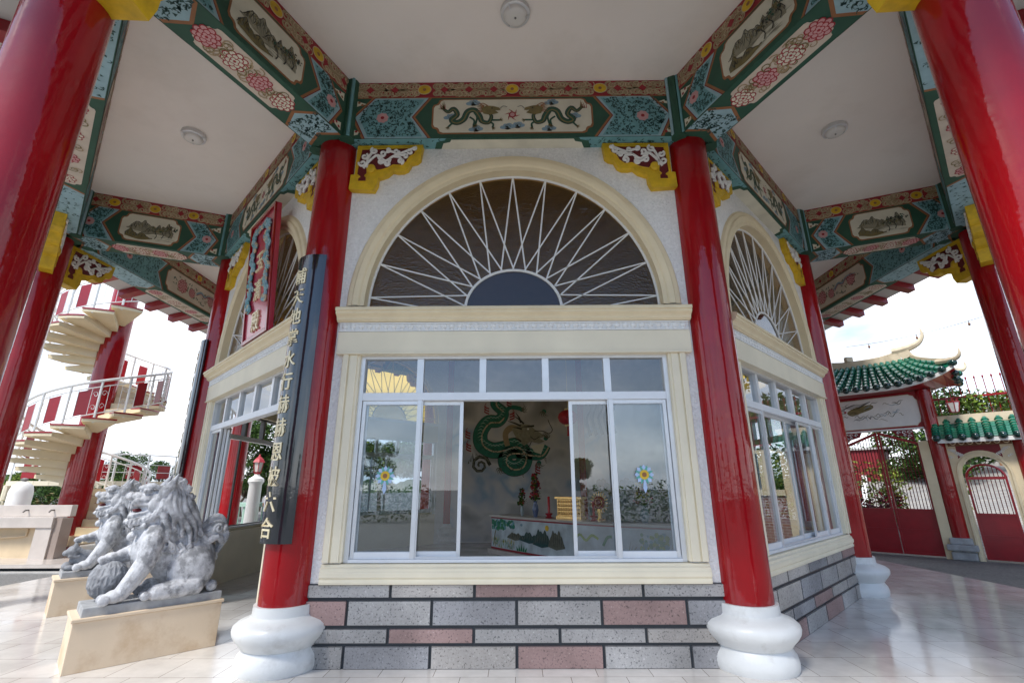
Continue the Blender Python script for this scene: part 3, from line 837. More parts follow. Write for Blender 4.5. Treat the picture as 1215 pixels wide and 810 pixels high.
def pane(parent, x0, x1, z0, z1, y):
    return MB('glass').add([(x0, y, z0), (x1, y, z0), (x1, y, z1), (x0, y, z1)], [(0, 1, 2, 3)]).build('pane', parent, recalc=False)
def sash(parent, x0, x1, z0, z1, y, w=.036):
    b = MB('alu')
    b.box(x0, x0 + w, y - .013, y + .013, z0, z1); b.box(x1 - w, x1, y - .013, y + .013, z0, z1)
    b.box(x0 + w, x1 - w, y - .012, y + .012, z0, z0 + .06, 'alu_white'); b.box(x0 + w, x1 - w, y - .012, y + .012, z1 - .04, z1)
    o = b.build('sash', parent, bevel=.002)
    pane(parent, x0 + w, x1 - w, z0 + .06, z1 - .04, y)
    return o
def window(mode):
    bare = mode == 'bare'
    z0 = .842 if mode != 'door' else 0.0
    yo = -(WALL - .015); yi = -(WALL - .115)
    b = MB('alu' if not bare else 'alu_dark'); W_ = 1.60
    b.box(-W_, -W_ + .045, yo, yi, z0, 2.842); b.box(W_ - .045, W_, yo, yi, z0, 2.842)
    b.box(-W_ + .045, W_ - .045, yo, yi, 2.80, 2.842)
    if mode != 'door':
        b.box(-W_ + .045, W_ - .045, yo - .012, yi, z0, z0 + .028, 'alu_white')
        b.box(-W_ + .045, W_ - .045, yo + .02, yo + .026, z0 + .028, z0 + .05)
    b.box(-W_ + .045, W_ - .045, yo + .002, yi, 2.362, 2.442, 'alu_white')
    ms = [-.976, -.323, .328, .969]
    for m_ in ms: b.box(m_ - .035, m_ + .035, yo + .01, yi - .01, 2.442, 2.80)
    if mode != 'door':
        for m_ in (-.965, .985): b.box(m_ - .022, m_ + .022, yo + .004, yo + .03, z0 + .028, 2.362)
    o = b.build('window' if mode != 'door' else 'door_frame', PAV, bevel=.002)
    xs = [-W_ + .01] + ms + [W_ - .01]
    for i in range(0 if bare else 5): pane(o, xs[i] + .035, xs[i + 1] - .035, 2.442, 2.80, -(WALL - .06))
    f, k_ = -(WALL - .045), -(WALL - .085)
    if bare: pass
    elif mode == 'open':
        sash(o, -1.55, -.93, .872, 2.36, f); sash(o, -1.535, -.52, .872, 2.36, k_)
        sash(o, .56, 1.535, .872, 2.36, k_); sash(o, .95, 1.55, .872, 2.36, f)
    elif mode == 'shut':
        sash(o, -1.55, -.93, .872, 2.36, f); sash(o, -.965, -.0, .872, 2.36, k_)
        sash(o, .0, .985, .872, 2.36, k_ + .03); sash(o, .95, 1.55, .872, 2.36, f)
        sash(o, .40, 1.0, .872, 2.36, f + .005)
    else:
        sash(o, -1.55, -1.03, .01, 2.36, f); sash(o, -1.50, -.98, .01, 2.36, k_)
        sash(o, 1.47, 1.555, .01, 2.36, f)
        # a leaf swung inwards
        q = MB('alu'); hx, hy = -.93, -(WALL - .11); a = radians(163)
        fn = lambda u, v, w=0: (hx + u * cos(a) - w * sin(a), hy + u * sin(a) + w * cos(a), v)
        q.fn = fn
        q.box(0, .04, .01, 2.34, -.013, .013); q.box(.60, .64, .01, 2.34, -.013, .013); q.box(.04, .60, .01, .08, -.012, .012); q.box(.04, .60, 2.28, 2.34, -.012, .012)
        lf = q.build('door_leaf', o)
        g2 = MB('glass', fn=fn); g2.add([(.04, .08, 0), (.60, .08, 0), (.60, 2.28, 0), (.04, 2.28, 0)], [(0, 1, 2, 3)]); g2.build('pane', o, recalc=False)
    return o
w_win = wall(); w_door = wall(True); w_door.rotation_euler = (0, 0, radians(-45))
w_sol = wall(solid=True); w_sol.rotation_euler = (0, 0, radians(180)); rotcopy(w_sol, 3, PAV)
fr_dado = dado(1, {(0, 3), (1, 1), (1, 5), (2, 2), (3, 4)})
d2 = dado(5)
sur = surround(); sur_d = surround(True); sur_d.rotation_euler = (0, 0, radians(-45))
cor = cornice(); fan = fanlight()
win_b = window('bare'); win_b.rotation_euler = (0, 0, radians(-90))
win_o = window('open'); win_s = window('shut'); win_d = window('door'); win_d.rotation_euler = (0, 0, radians(-45))
d2.rotation_euler = (0, 0, radians(45)); win_s.rotation_euler = (0, 0, radians(45))
for k in (1, 2, -2, -3): rotcopy(w_win, k, PAV); rotcopy(sur, k, PAV)
for k in (2, -2, -3):
    rotcopy(d2, k, PAV)
    if k != -2: rotcopy(win_s, k, PAV)
for k in (3, 4): rotcopy(d2, k, PAV)
for k in (1, 2, -1, -2, -3): rotcopy(cor, k, PAV); rotcopy(fan, k, PAV)

# --- mural on the rear inner walls
def mural():
    b = MB('mural_clouds')
    yb = WALL - .2 - .004
    b.add([(-2.05, yb, .02), (2.05, yb, .02), (2.05, yb, 5.44), (-2.05, yb, 5.44)], [(0, 1, 2, 3)], 'mural_clouds')
    # painter's plane: a to the right seen from inside, b up
    b.fn = lambda a, z, c=0: (a, yb - .003 - c, z)
    def Z(x, y): return (-1.32 + x * .00318, 4.51 - y * .00317)
    # dark rolling cloud behind the dragon
    for (x, y, r) in ((70, 735, 120), (640, 700, 90), (420, 830, 90)):
        for q in range(7): b.rib(cr([Z(x - r + q * 12, y - q * 9), Z(x - r * .3, y - r * .6 - q * 9), Z(x + r * .8, y - r * .3 + q * 10)], 5), [.02, .05, .07, .08, .09, .09, .08, .06, .05, .03, .02], 'ink_mid' if q % 2 else 'mural_clouds', 1 + q * .1)
    b.spiral(Z(80, 740), .30, 0, 1.6, .10, 'ink', 3); b.spiral(Z(80, 740), .30, .35, 1.6, .05, 'ink_mid', 3.2)
    body = cr([Z(250, 60), Z(215, 150), Z(300, 240), Z(250, 320), Z(150, 330), Z(80, 430), Z(90, 540), Z(190, 600), Z(300, 590), Z(420, 560), Z(500, 640), Z(480, 740), Z(390, 770), Z(320, 720), Z(330, 640), Z(420, 620), Z(560, 640), Z(660, 640), Z(720, 560)], 7)
    n = len(body); w = [.20 + .27 * sin(pi * i / n) ** .8 for i in range(n)]
    b.rib(body, [x + .03 for x in w], 'ink', 4); b.rib(body, w, 'dragon_green', 5)
    b.rib([(x + .05, z - .04) for x, z in body], [.045] * n, 'scroll_edge', 6)
    for i in range(4, n - 4, 2):
        (x, z), ww = body[i], w[i]
        b.spiral((x, z), ww * .30, i, .6, .018, 'green_dark', 6.6); b.rib([(x - ww * .2, z + ww * .25), (x, z + ww * .36), (x + ww * .2, z + ww * .25)], [.006, .02, .006], 'balustrade_green', 6.7)
    # neck and head
    nk = cr([Z(340, 560), Z(320, 450), Z(370, 390), Z(450, 400), Z(520, 430)], 6)
    b.rib(nk, [.15 + .04 * sin(pi * i / len(nk)) for i in range(len(nk))], 'scroll_gold', 8)
    b.poly([Z(380, 400), Z(470, 350), Z(560, 360), Z(600, 400), Z(660, 440), Z(700, 470), Z(650, 490), Z(700, 520), Z(640, 540), Z(560, 520), Z(500, 560), Z(430, 500)], 'ink_pale', 9)
    for a_, b_ in (((400, 270), (500, 350)), ((340, 320), (470, 370)), ((420, 240), (470, 340)), ((390, 380), (480, 400)), ((400, 480), (470, 520)), ((470, 380), (600, 370))):
        b.rib([Z(*a_), Z((a_[0] + b_[0]) / 2 + 10, (a_[1] + b_[1]) / 2), Z(*b_)], [.01, .05, .06], 'ink', 10)
    for pts in (((600, 420), (680, 420), (740, 445), (775, 410), (750, 350), (735, 310)), ((480, 560), (540, 570), (570, 520)), ((560, 470), (600, 500), (650, 470))):
        b.rib(cr([Z(*q) for q in pts], 5), .022, 'ink', 10.6)
    b.disc(Z(540, 400), .03, 'white', 11, 8)
    b.poly([Z(560, 560), Z(700, 540), Z(660, 640), Z(600, 620)], 'cartouche', 8)
    # claws
    for cx, cy, a0 in ((480, 210, 0), (710, 490, 1.2), (700, 230, 4.2), (280, 770, 4.0), (640, 720, 4.6)):
        c_ = Z(cx, cy)
        b.disc(c_, .07, 'dragon_green', 7, 10)
        for q in range(4):
            a = a0 + (q - 1.5) * .55
            b.rib(cr([c_, (c_[0] + .12 * cos(a), c_[1] + .12 * sin(a)), (c_[0] + .19 * cos(a + .5), c_[1] + .19 * sin(a + .5))], 4), [.04, .04, .035, .03, .03, .02, .015, .01, .005], 'ink_mid', 7.6)
    b.rib(cr([Z(300, 280), Z(360, 190), Z(470, 200)], 5), .13, 'dragon_green', 6.4)
    for (x, y, f_) in ((-20, 440, 1), (-10, 560, 1), (160, 200, 1), (360, 260, -1), (380, 130, 1), (650, 770, 1)):
        for k in range(3):
            b.rib(cr([Z(x, y + 25 * k), Z(x - 45 * f_, y + 25 * k - 20), Z(x - 30 * f_, y + 25 * k - 55)], 4), [.04] * 5 + [.02] * 4, 'crimson', 6 + k * .2)
    b.fn = None
    o = b.build('mural', PAV, recalc=False)
    # neighbouring wall: clouds and flames only
    c = MB('mural_clouds')
    c.add([(-2.05, yb, .02), (2.05, yb, .02), (2.05, yb, 5.44), (-2.05, yb, 5.44)], [(0, 1, 2, 3)], 'mural_clouds')
    c.fn = lambda a, z, c_=0: (a, yb - .003 - c_, z)
    for j in range(5):
        x = -1.7 + j * .22
        c.rib(cr([(x, 3.0), (x - .12, 3.5), (x + .05, 3.8 + .1 * (j % 2)), (x - .04, 4.2)], 5), [.11 * (1 - i / 17) + .01 for i in range(16)], 'ink_mid', 2 + j * .1)
    for j in range(26):
        x, z = -1.6 + .13 * j, 1.0 + .15 * sin(j)
        c.disc((x, z + .5), .12, 'olive' if j % 3 else 'leaf_b', 3 + j * .05, 8)
    c.fn = None
    o2 = c.build('mural', PAV, recalc=False); o2.rotation_euler = (0, 0, radians(-45))
mural()
# --- eaves: sloping white soffit and red rafters
ev = MB('soffit'); E0, E1, EZ0, EZ1 = A2 + .2, 8.95, 6.0, 5.66
for k in range(8):
    a = oct_(E0, EZ0 + .14); b = oct_(E1, EZ1 + .14); c = oct_(E1, EZ1 + .28); k2 = (k + 1) % 8
    ev.add([a[k], a[k2], b[k2], b[k]], [(0, 1, 2, 3)], 'soffit'); ev.add([b[k], b[k2], c[k2], c[k]], [(0, 1, 2, 3)], 'red_paint')
ev.build('eave', PAV, recalc=False)
rf = MB('red_paint')
hl = E1 * T22
for i in range(9):
    x = (i - 4) * .80
    ya = E0 - .02 if abs(x) < E0 * T22 else abs(x) / T22
    if ya >= E1 - .1: continue
    sl = (EZ1 - EZ0) / (E1 - E0)
    za, zb = EZ0 + (ya - E0) * sl, EZ1
    for m_, w0, d0 in (('red_paint', .10, .0),):
        v = [(x - w0, -ya, za), (x + w0, -ya, za), (x + w0, -(E1 - .03), zb), (x - w0, -(E1 - .03), zb)]
        rf = MB('red_paint'); rf.add(v + [(p[0], p[1], p[2] + .138) for p in v], [(0, 1, 2, 3), (4, 7, 6, 5), (0, 4, 5, 1), (1, 5, 6, 2), (2, 6, 7, 3), (3, 7, 4, 0)])
        r0 = rf.build('rafter', PAV)
        for k in range(1, 8): rotcopy(r0, k, PAV)
rr = MB('tile_green')
tb = oct_(E1 + .03, EZ1 + .30); tt = oct_(1.0, 9.2)
for k in range(8):
    k2 = (k + 1) % 8; rr.add([tb[k], tb[k2], tt[k2], tt[k]], [(0, 1, 2, 3)])
rr.add(tt, [tuple(range(8))])
rr.build('roof', PAV, recalc=False)

# ================================================================== things fixed to or standing in the pavilion
# ceiling lamps
def ceiling_lamp(x, y, label):
    t = thing('ceiling_light', label, 'ceiling light', (x, y, ZC), group='round lights on the porch ceiling')
    ORG[0] = Vector((0, 0, 0))
    MB('alu').lathe([(-.06, .135), (-.055, .15), (-.02, .155), (0, .15)], (0, 0), 28).build('housing', t, 30)
    b = MB('lamp_glass').lathe([(-.098, .04), (-.095, .09), (-.082, .115), (-.062, .125)], (0, 0), 28).build('diffuser', t, 40)
    q = MB('alu')
    for k in range(3):
        a = k * 2.1; q.bar((cos(a) * .142, sin(a) * .142, -.062), (cos(a) * .10, sin(a) * .10, -.096), .012, .006)
    q.ball((0, 0, -.10), .012, 'alu_dark', 8, 5)
    q.build('clip', t)
am = (A1 + A2) / 2
ceiling_lamp(0.04, YC - am + .05, 'round glass ceiling light straight above the front window, cut by the picture top')
ceiling_lamp(-am * .7071 - .02, YC - am * .7071 - .04, 'round ceiling light on the left ceiling panel beyond the landscape beam')
ceiling_lamp(am * .7071 + .02, YC - am * .7071 - .04, 'round ceiling light on the right ceiling panel near the large red column')

# couplet boards hugging the columns
def couplet(k, label, chars, z0, z1, col_R, ang, face_ang, label_chars=True):
    a = radians(ang); cx, cy = col_R * sin(a), YC - col_R * cos(a)
    t = thing('couplet_board', label, 'sign board', (cx, cy, 0), group='black couplet boards on the hall columns')
    ORG[0] = Vector((0, 0, 0))
    fa = radians(face_ang); sp = radians(104); n = 22; ro, ri = RC + .050, RC + .012
    b = MB('black_lacquer')
    def P(s, r, z): th = fa + s; return (r * cos(th), r * sin(th), z)
    ss = [lerp(-sp / 2, sp / 2, i / n) for i in range(n + 1)]
    vs = [P(s, r, z) for z in (z0, z1) for r in (ro, ri) for s in ss]; m_ = n + 1
    idx = lambda zi, ri_, i: (zi * 2 + ri_) * m_ + i
    fs = []
    for i in range(n):
        fs += [(idx(0, 0, i), idx(0, 0, i + 1), idx(1, 0, i + 1), idx(1, 0, i)), (idx(0, 1, i), idx(1, 1, i), idx(1, 1, i + 1), idx(0, 1, i + 1)),
               (idx(1, 0, i), idx(1, 0, i + 1), idx(1, 1, i + 1), idx(1, 1, i)), (idx(0, 0, i), idx(0, 1, i), idx(0, 1, i + 1), idx(0, 0, i + 1))]
    fs += [(idx(0, 0, 0), idx(1, 0, 0), idx(1, 1, 0), idx(0, 1, 0)), (idx(0, 0, n), idx(0, 1, n), idx(1, 1, n), idx(1, 0, n))]
    b.add(vs, fs)
    o = b.build('board', t, 40)
    H = z1 - z0; m_ = len(chars)
    for i, ch in enumerate(chars):
        tx = MB('gold', fn=lambda u, v, w=0: P(u / ro, ro + w, v))
        tx.text(ch, .19, -.02, z1 - H * (.085 + .87 * i / (m_ - 1)), 'gold', depth=.004, l=1, bold=.008)
        tx.build('character', t, recalc=False)
    return t
couplet(0, 'long black curved board with gold characters on the column left of the front window', '輔天地掌水行赫赫恩被六合', 1.03, 3.90, R1, -22.5, 240)
couplet(1, 'black curved board seen edge-on on the red column behind the stone lions', '玄功妙化育生民福澤遍人間', 1.03, 3.90, R1, -67.5, 207)

# red vertical name board above the doorway
n_ = Vector((-sin(radians(45)), -cos(radians(45)), 0)); t_ = Vector((cos(radians(45)), -sin(radians(45)), 0))
sb = thing('name_board', 'tall red board with blue-green carved scrolls and three gold characters, leaning above the doorway', 'sign board', tuple(O + n_ * 5.32))
ORG[0] = Vector((0, 0, 0)); base = O + n_ * 5.20 + Vector((0, 0, 3.40)) + t_ * .38
loc0 = O + n_ * 5.32
lean = radians(4)
def sbf(a, b, c=0):
    p = base + t_ * a + Vector((0, 0, 1)) * (b * cos(lean) - c * sin(lean)) + n_ * (b * sin(lean) + c * cos(lean)) - loc0
    return tuple(p)
b = MB('magenta_board', fn=sbf)
W_, H_ = .50, 1.80
b.box(-W_, W_, 0, H_, -.03, .03); b.build('board', sb, bevel=.006)
b = MB('red_gloss', fn=sbf)
for x0, x1, y0, y1 in ((-W_, -W_ + .05, 0, H_), (W_ - .05, W_, 0, H_), (-W_ + .05, W_ - .05, H_ - .05, H_), (-W_ + .05, W_ - .05, 0, .05)): b.box(x0, x1, y0, y1, .031, .055)
b.build('rim', sb, bevel=.006)
for ch, z in (('玉', 1.10), ('清', .68), ('殿', .24)):
    b = MB('gold', fn=lambda a, z, c=0: sbf(a, z, c + .031)); b.text(ch, .30, 0, z, 'gold', depth=.01, l=1, bold=.012); b.build('character', sb, recalc=False)
b = MB('teal_pale', fn=lambda a, z, c=0: sbf(a, z, c + .04)); rn = random.Random(4)
for s in (-1, 1):
    pts = cr([(s * .06, 1.60), (s * .20, 1.62), (s * .30, 1.52), (s * .22, 1.38), (s * .34, 1.25), (s * .26, 1.08), (s * .36, .92), (s * .27, .75), (s * .37, .6), (s * .30, .46)], 5)
    b.tube([(x, z, .012) for x, z in pts], .018, 6, 'teal')
    for i, (x, z) in enumerate(pts + pts + pts[::2]):
        x += rn.uniform(-.07, .07); r = rn.uniform(.022, .05); a0 = rn.uniform(0, 6)
        b.tube([(x + s * .0 + r * (1 - .08 * k) * cos(a0 + k * .62), z + r * (1 - .08 * k) * sin(a0 + k * .62), .016) for k in range(10)], .014, 5, rn.choice(['teal_pale', 'teal', 'sky_blue', 'scroll_edge']))
b.build('carved_scrolls', sb, 40)

# flower stickers on the window glass
def sticker(x, z, label):
    t = thing('window_sticker', label, 'window sticker', (x, YC - (WALL - .045) - .004, z), group='flower stickers on the front window')
    b = MB('star_white', fn=lambda a, b_, c=0: (a, -.002 - c, b_)); ORG[0] = Vector((0, 0, 0))
    for k in range(8):
        a = k * pi / 4; L = .095 if k != 6 else .17
        b.rib([(cos(a) * .045, sin(a) * .045), (cos(a) * L * .75, sin(a) * L * .75), (cos(a) * L, sin(a) * L)], [.018, .042, .004], 'star_white', 1 + k * .05)
        b.rib([(cos(a + .39) * .04, sin(a + .39) * .04), (cos(a + .39) * .09, sin(a + .39) * .09)], [.03, .01], 'star_green', 2)
    b.disc((0, 0), .046, 'petal_yellow', 3, 12); b.disc((0, 0), .024, 'orange', 4, 8)
    o = b.build('petals', t, recalc=False)
P0 = 1.62

sticker(-1.27, P0, 'small white star flower sticker with yellow centre on the left window pane')
sticker(1.27, P0, 'small white star flower sticker with yellow centre on the right window pane')

# ================================================================== altar and what stands on it
ALT = [(-.61, 12.66), (.16, 11.50), (1.16, 10.27), (1.94, 9.50), (2.81, 8.80), (3.7, 8.3)]
alc = cr(ALT, 8)
def alen():
    s = [0]
    for p, q in zip(alc, alc[1:]): s.append(s[-1] + sqrt((p[0] - q[0]) ** 2 + (p[1] - q[1]) ** 2))
    return s
AL = alen()
def al_at(s, c=0):
    s = max(0, min(AL[-1] - 1e-6, s))
    for i in range(len(AL) - 1):
        if AL[i] <= s <= AL[i + 1]:
            t = (s - AL[i]) / (AL[i + 1] - AL[i]); p, q = alc[i], alc[i + 1]
            dx, dy = q[0] - p[0], q[1] - p[1]; d = sqrt(dx * dx + dy * dy)
            return (lerp(p[0], q[0], t) + dy / d * c, lerp(p[1], q[1], t) - dx / d * c)
alt = thing('altar_table', 'long curved altar table with a painted landscape front, inside the hall', 'altar', (1, 10, 0))
ORG[0] = Vector((1, 10, 0))
def strip(off0, off1, z0, z1, m, ext=0):
    b = MB(m); n = 30
    A_ = [al_at(AL[-1] * i / n, off1) for i in range(n + 1)]; B_ = [al_at(AL[-1] * i / n, off0) for i in range(n + 1)]
    b.prism(A_ + B_[::-1], 'z', z0, z1); return b
bd = strip(-.55, 0, .10, .82, 'crimson'); bd.build('cabinet', alt)
strip(-.60, .06, .822, .87, 'marble').build('top', alt, bevel=.008)
strip(-.60, .10, .0, .098, 'marble').build('plinth', alt, bevel=.008)
b = MB('white', fn=lambda a, z, c=0: (*al_at(a, .004 + c), z)); L_ = AL[-1]
for i in range(30):
    b.add([(L_ * (i + .0) / 30 + .02 * (i == 0), .14, .0), (L_ * (i + 1) / 30, .14, 0), (L_ * (i + 1) / 30, .79, 0), (L_ * i / 30 + .02 * (i == 0), .79, 0)], [(0, 1, 2, 3)], 'paint_sky')
rn = random.Random(12)
for i in range(110):      # tree at left
    a = .08 + rn.random() ** 1.4 * 1.0; z = .76 - rn.random() * .22 * (1.1 - a * .5)
    b.disc((a, z), rn.uniform(.02, .055), rn.choice(['bright_green', 'bright_green', 'dragon_green', 'teal']), 2 + i * .01, 7)
b.rib([(.14, .20), (.20, .45), (.32, .68)], [.05, .04, .02], 'olive', 1.5)
for i in range(60):
    a = .06 + rn.random() * 1.0; z = .15 + rn.random() * .16
    b.rib([(a, z), (a + rn.uniform(-.02, .02), z + .08)], [.025, .003], rn.choice(['lime', 'bright_green', 'petal_yellow', 'olive']), 3 + i * .01)
def mount(a0, a1, zb, h, m_, l, k):
    n = 26; top = []
    for i in range(n + 1):
        t = i / n; top.append((lerp(a0, a1, t), zb + h * sin(pi * t) ** .7 * (.5 + .3 * abs(sin(t * 7.1 + k)) + .2 * abs(sin(t * 17 + k)))))
    b.poly(top + [(a1, zb), (lerp(a0, a1, .5), zb - .05), (a0, zb)], m_, l)
    for i in range(1, n):
        x, z = top[i]; b.rib([(x, z), (x + .01, lerp(z, zb, .5)), (x - .015, lerp(z, zb, .9))], [.004, .012, .003], 'ink_mid' if i % 3 else 'ink', l + .5)
mount(.75, 1.45, .40, .14, 'ink_mid', 3, 12); mount(1.25, 2.0, .38, .20, 'teal_dark', 4, 11); mount(1.75, 2.35, .33, .36, 'teal_dark', 5, 12); mount(2.25, 2.75, .32, .38, 'ink_mid', 6, 9)
b.disc((2.22, .68), .06, 'petal_yellow', 3, 12); b.disc((1.35, .70), .05, 'sky_blue', 3, 8, .03)
for k in range(5): b.rib([(1.35 + .07 * (k - 2), .15), (1.35 + .10 * (k - 2), .24 + .04 * (2 - abs(k - 2)))], [.07, .004], 'bright_green', 5 + k * .1)
b.poly([(2.9, .16), (3.1, .27), (3.5, .28), (3.75, .16)], 'ink_mid', 4); b.rib([(2.9, .16), (3.1, .27), (3.5, .28), (3.75, .16)], .014, 'ink', 5)
b.rib(cr([(3.0, .5), (3.15, .62), (3.3, .52), (3.45, .62), (3.6, .56)], 4), .05, 'lime', 5); b.rib(cr([(3.7, .45), (3.8, .60), (3.9, .62)], 4), .05, 'bright_green', 5)
for k in range(24): b.rib([(4.2, .25), (4.2 + rn.uniform(-.22, .22), .3 + rn.random() * .28)], [.02, .004], 'olive', 5 + k * .02)
for i in range(60): b.disc((4.5 + rn.random() * .5, .7 - rn.random() * .25), rn.uniform(.02, .05), rn.choice(['bright_green', 'lime', 'teal']), 3 + i * .01, 6)
b.fn = None
b.build('painted_front', alt, recalc=False)

def flowers_vase(p, h, r, n, label, seed, mats, vm, tall=1.0):
    t = thing('flower_vase', label, 'flower vase', (p[0], p[1], .87), group='flower vases on the altar'); ORG[0] = Vector((0, 0, 0))
    MB(vm).lathe([(0, r * .55), (.02, r * .6), (h * .16, r), (h * .26, r * .8), (h * .32, r * .5), (h * .36, r * .62)], (0, 0), 18).build('vase', t, 40)
    rn = random.Random(seed); st = MB('leaf_b'); fl = MB(mats[0])
    for i in range(n):
        a = rn.uniform(0, 6.3); z = h * (.4 + .6 * rn.random()); rr = r * 2.3 * (1.15 - z / h) + .03; q = (cos(a) * rr * rn.random() ** .5, sin(a) * rr * rn.random() ** .5, z)
        if i % 4 == 0: st.tube([(0, 0, h * .3), (q[0] * .4, q[1] * .4, h * .3 + (z - h * .3) * .6), q], .004, 4)
        if i % 2:
            fl.ball(q, rn.uniform(.015, .032), rn.choice(mats), 6, 4)
        else:
            d = Vector((cos(a), sin(a), rn.uniform(-.3, .8))).normalized() * .06
            e = Vector((-sin(a), cos(a), 0)) * .016; Q = Vector(q)
            st.add([Q, Q + d * .5 + e, Q + d, Q + d * .5 - e], [(0, 1, 2, 3)], rn.choice(['leaf_b', 'leaf', 'leaf_yellow']))
    st.build('stems', t, recalc=False); fl.build('blossoms', t)
def alp(s, c): return al_at(s, c)
flowers_vase(alp(.95, -.3), .62, .05, 90, 'slim vase of red blooms standing on the left end of the altar', 1, ['petal_red', 'leaf', 'purple_plant'], 'glass_vase')
flowers_vase(alp(1.55, -.25), .95, .075, 220, 'tall bouquet of red orchids in a blue vase next to the red candle', 2, ['petal_red', 'petal_red', 'leaf', 'purple_plant'], 'vase')
flowers_vase(alp(4.45, -.3), .85, .10, 260, 'wide leafy bouquet with yellow and red blooms at the right of the altar', 3, ['petal_yellow', 'petal_red', 'leaf_yellow'], 'glass_vase')
def candle(s, h, label):
    p = alp(s, -.22); t = thing('candle', label, 'candle', (p[0], p[1], .87), group='red candles on the altar'); ORG[0] = Vector((0, 0, 0))
    MB('candle').lathe([(.09, .028), (h, .028), (h + .01, .02)], (0, 0), 14).build('stick', t, 40)
    MB('petal_red').lathe([(0, .07), (.02, .075), (.03, .05), (.05, .05), (.08, .08), (.10, .082)], (0, 0), 16).build('holder', t, 40)
candle(2.05, .44, 'tall red candle left of the gold tablet on the altar')
candle(3.35, .36, 'short red candle right of the gold tablet on the altar')
p = alp(2.62, -.33); tb_ = thing('gold_shrine', 'shiny gold carved shrine box on the altar between the red candles', 'shrine', (p[0], p[1], .87), rz=radians(-45)); ORG[0] = Vector((0, 0, 0))
b = MB('gold_bright'); b.box(-.34, .34, -.09, .09, 0, .06); b.box(-.32, .32, -.07, .07, .06, .40); b.box(-.36, .36, -.10, .10, .40, .45); b.build('case', tb_, bevel=.006)
b = MB('gold_bright')
for i in range(9):
    for j in range(4): b.ball((-.27 + i * .0675, -.075, .11 + j * .08), (.026, .02, .03), None, 8, 6)
b.build('carving', tb_, 40)
p = alp(3.35, -.42); tb_ = thing('sunburst_ornament', 'round red and gold sunburst ornament standing behind the short candle', 'ornament', (p[0], p[1], .87), rz=radians(-45)); ORG[0] = Vector((0, 0, 0))
b = MB('crimson'); 
fnv = lambda x, z, y=0: (x, y, z)
b.prism([(.13 * cos(k * .2618), .34 + .13 * sin(k * .2618)) for k in range(24)], 'y', -.02, .02, 'crimson')
b.box(-.03, .03, -.02, .02, 0, .22, 'gold_bright'); b.box(-.10, .10, -.06, .06, 0, .03, 'gold_bright'); b.build('disc', tb_)
b = MB('gold_bright')
for k in range(20):
    a = k * pi / 10; b.bar((.13 * cos(a), 0, .34 + .13 * sin(a)), (.22 * cos(a), 0, .34 + .22 * sin(a)), .012, .012)
b.tube([(.08 * cos(k * .39), -.022, .34 + .08 * sin(k * .39)) for k in range(17)], .012, 6); b.build('rays', tb_)
# hanging lantern
ln = thing('hanging_lantern', 'red round paper lantern with gold caps hanging inside the hall above the altar', 'lantern', (1.22, 11.0, 3.05)); ORG[0] = Vector((0, 0, 0))
MB('petal_red').lathe([(-.17, .07), (-.14, .15), (-.08, .21), (0, .235), (.08, .21), (.14, .15), (.17, .07)], (0, 0), 16).build('shade', ln, 20)
b = MB('gold'); b.lathe([(.165, .075), (.20, .075)], (0, 0), 14); b.lathe([(-.20, .075), (-.165, .075)], (0, 0), 14); b.build('cap', ln)
b = MB('gold'); b.tube([(0, 0, .2), (0, 0, 2.40)], .006, 5); b.build('cord', ln)
b = MB('petal_red'); b.tube([(0, 0, -.2), (0, 0, -.42)], [.02, .035], 8); b.build('tassel', ln)

# ================================================================== stone lions on pedestals
def sculpt(pieces, name, parent, m_, vox=.01, sm=.5, it=2, label=None):
    b = MB(m_)
    for p in pieces:
        if p[0] == 'e': b.ball(p[1], p[2], None, 28, 18, rot=p[3] if len(p) > 3 else None)
        elif p[0] == 't':
            b.tube(p[1], p[2], 18)
            r = p[2] if isinstance(p[2], (list, tuple)) else [p[2], p[2]]
            b.ball(p[1][0], r[0], None, 14, 10); b.ball(p[1][-1], r[-1], None, 14, 10)
    o = b.build(name, parent)
    md = o.modifiers.new('r', 'REMESH'); md.mode = 'VOXEL'; md.voxel_size = vox; md.use_smooth_shade = True
    ms = o.modifiers.new('s', 'SMOOTH'); ms.factor = sm; ms.iterations = it
    dg = bpy.context.evaluated_depsgraph_get(); dg.update()
    me = D.meshes.new_from_object(o.evaluated_get(dg))
    o.modifiers.clear(); old = o.data; o.data = me; me.name = name; D.meshes.remove(old)
    if not me.materials: me.materials.append(M[m_])
    me.polygons.foreach_set('use_smooth', [True] * len(me.polygons))
    if label: o['label'] = label
    return o
def RY(a): return Matrix.Rotation(a, 3, 'Y')
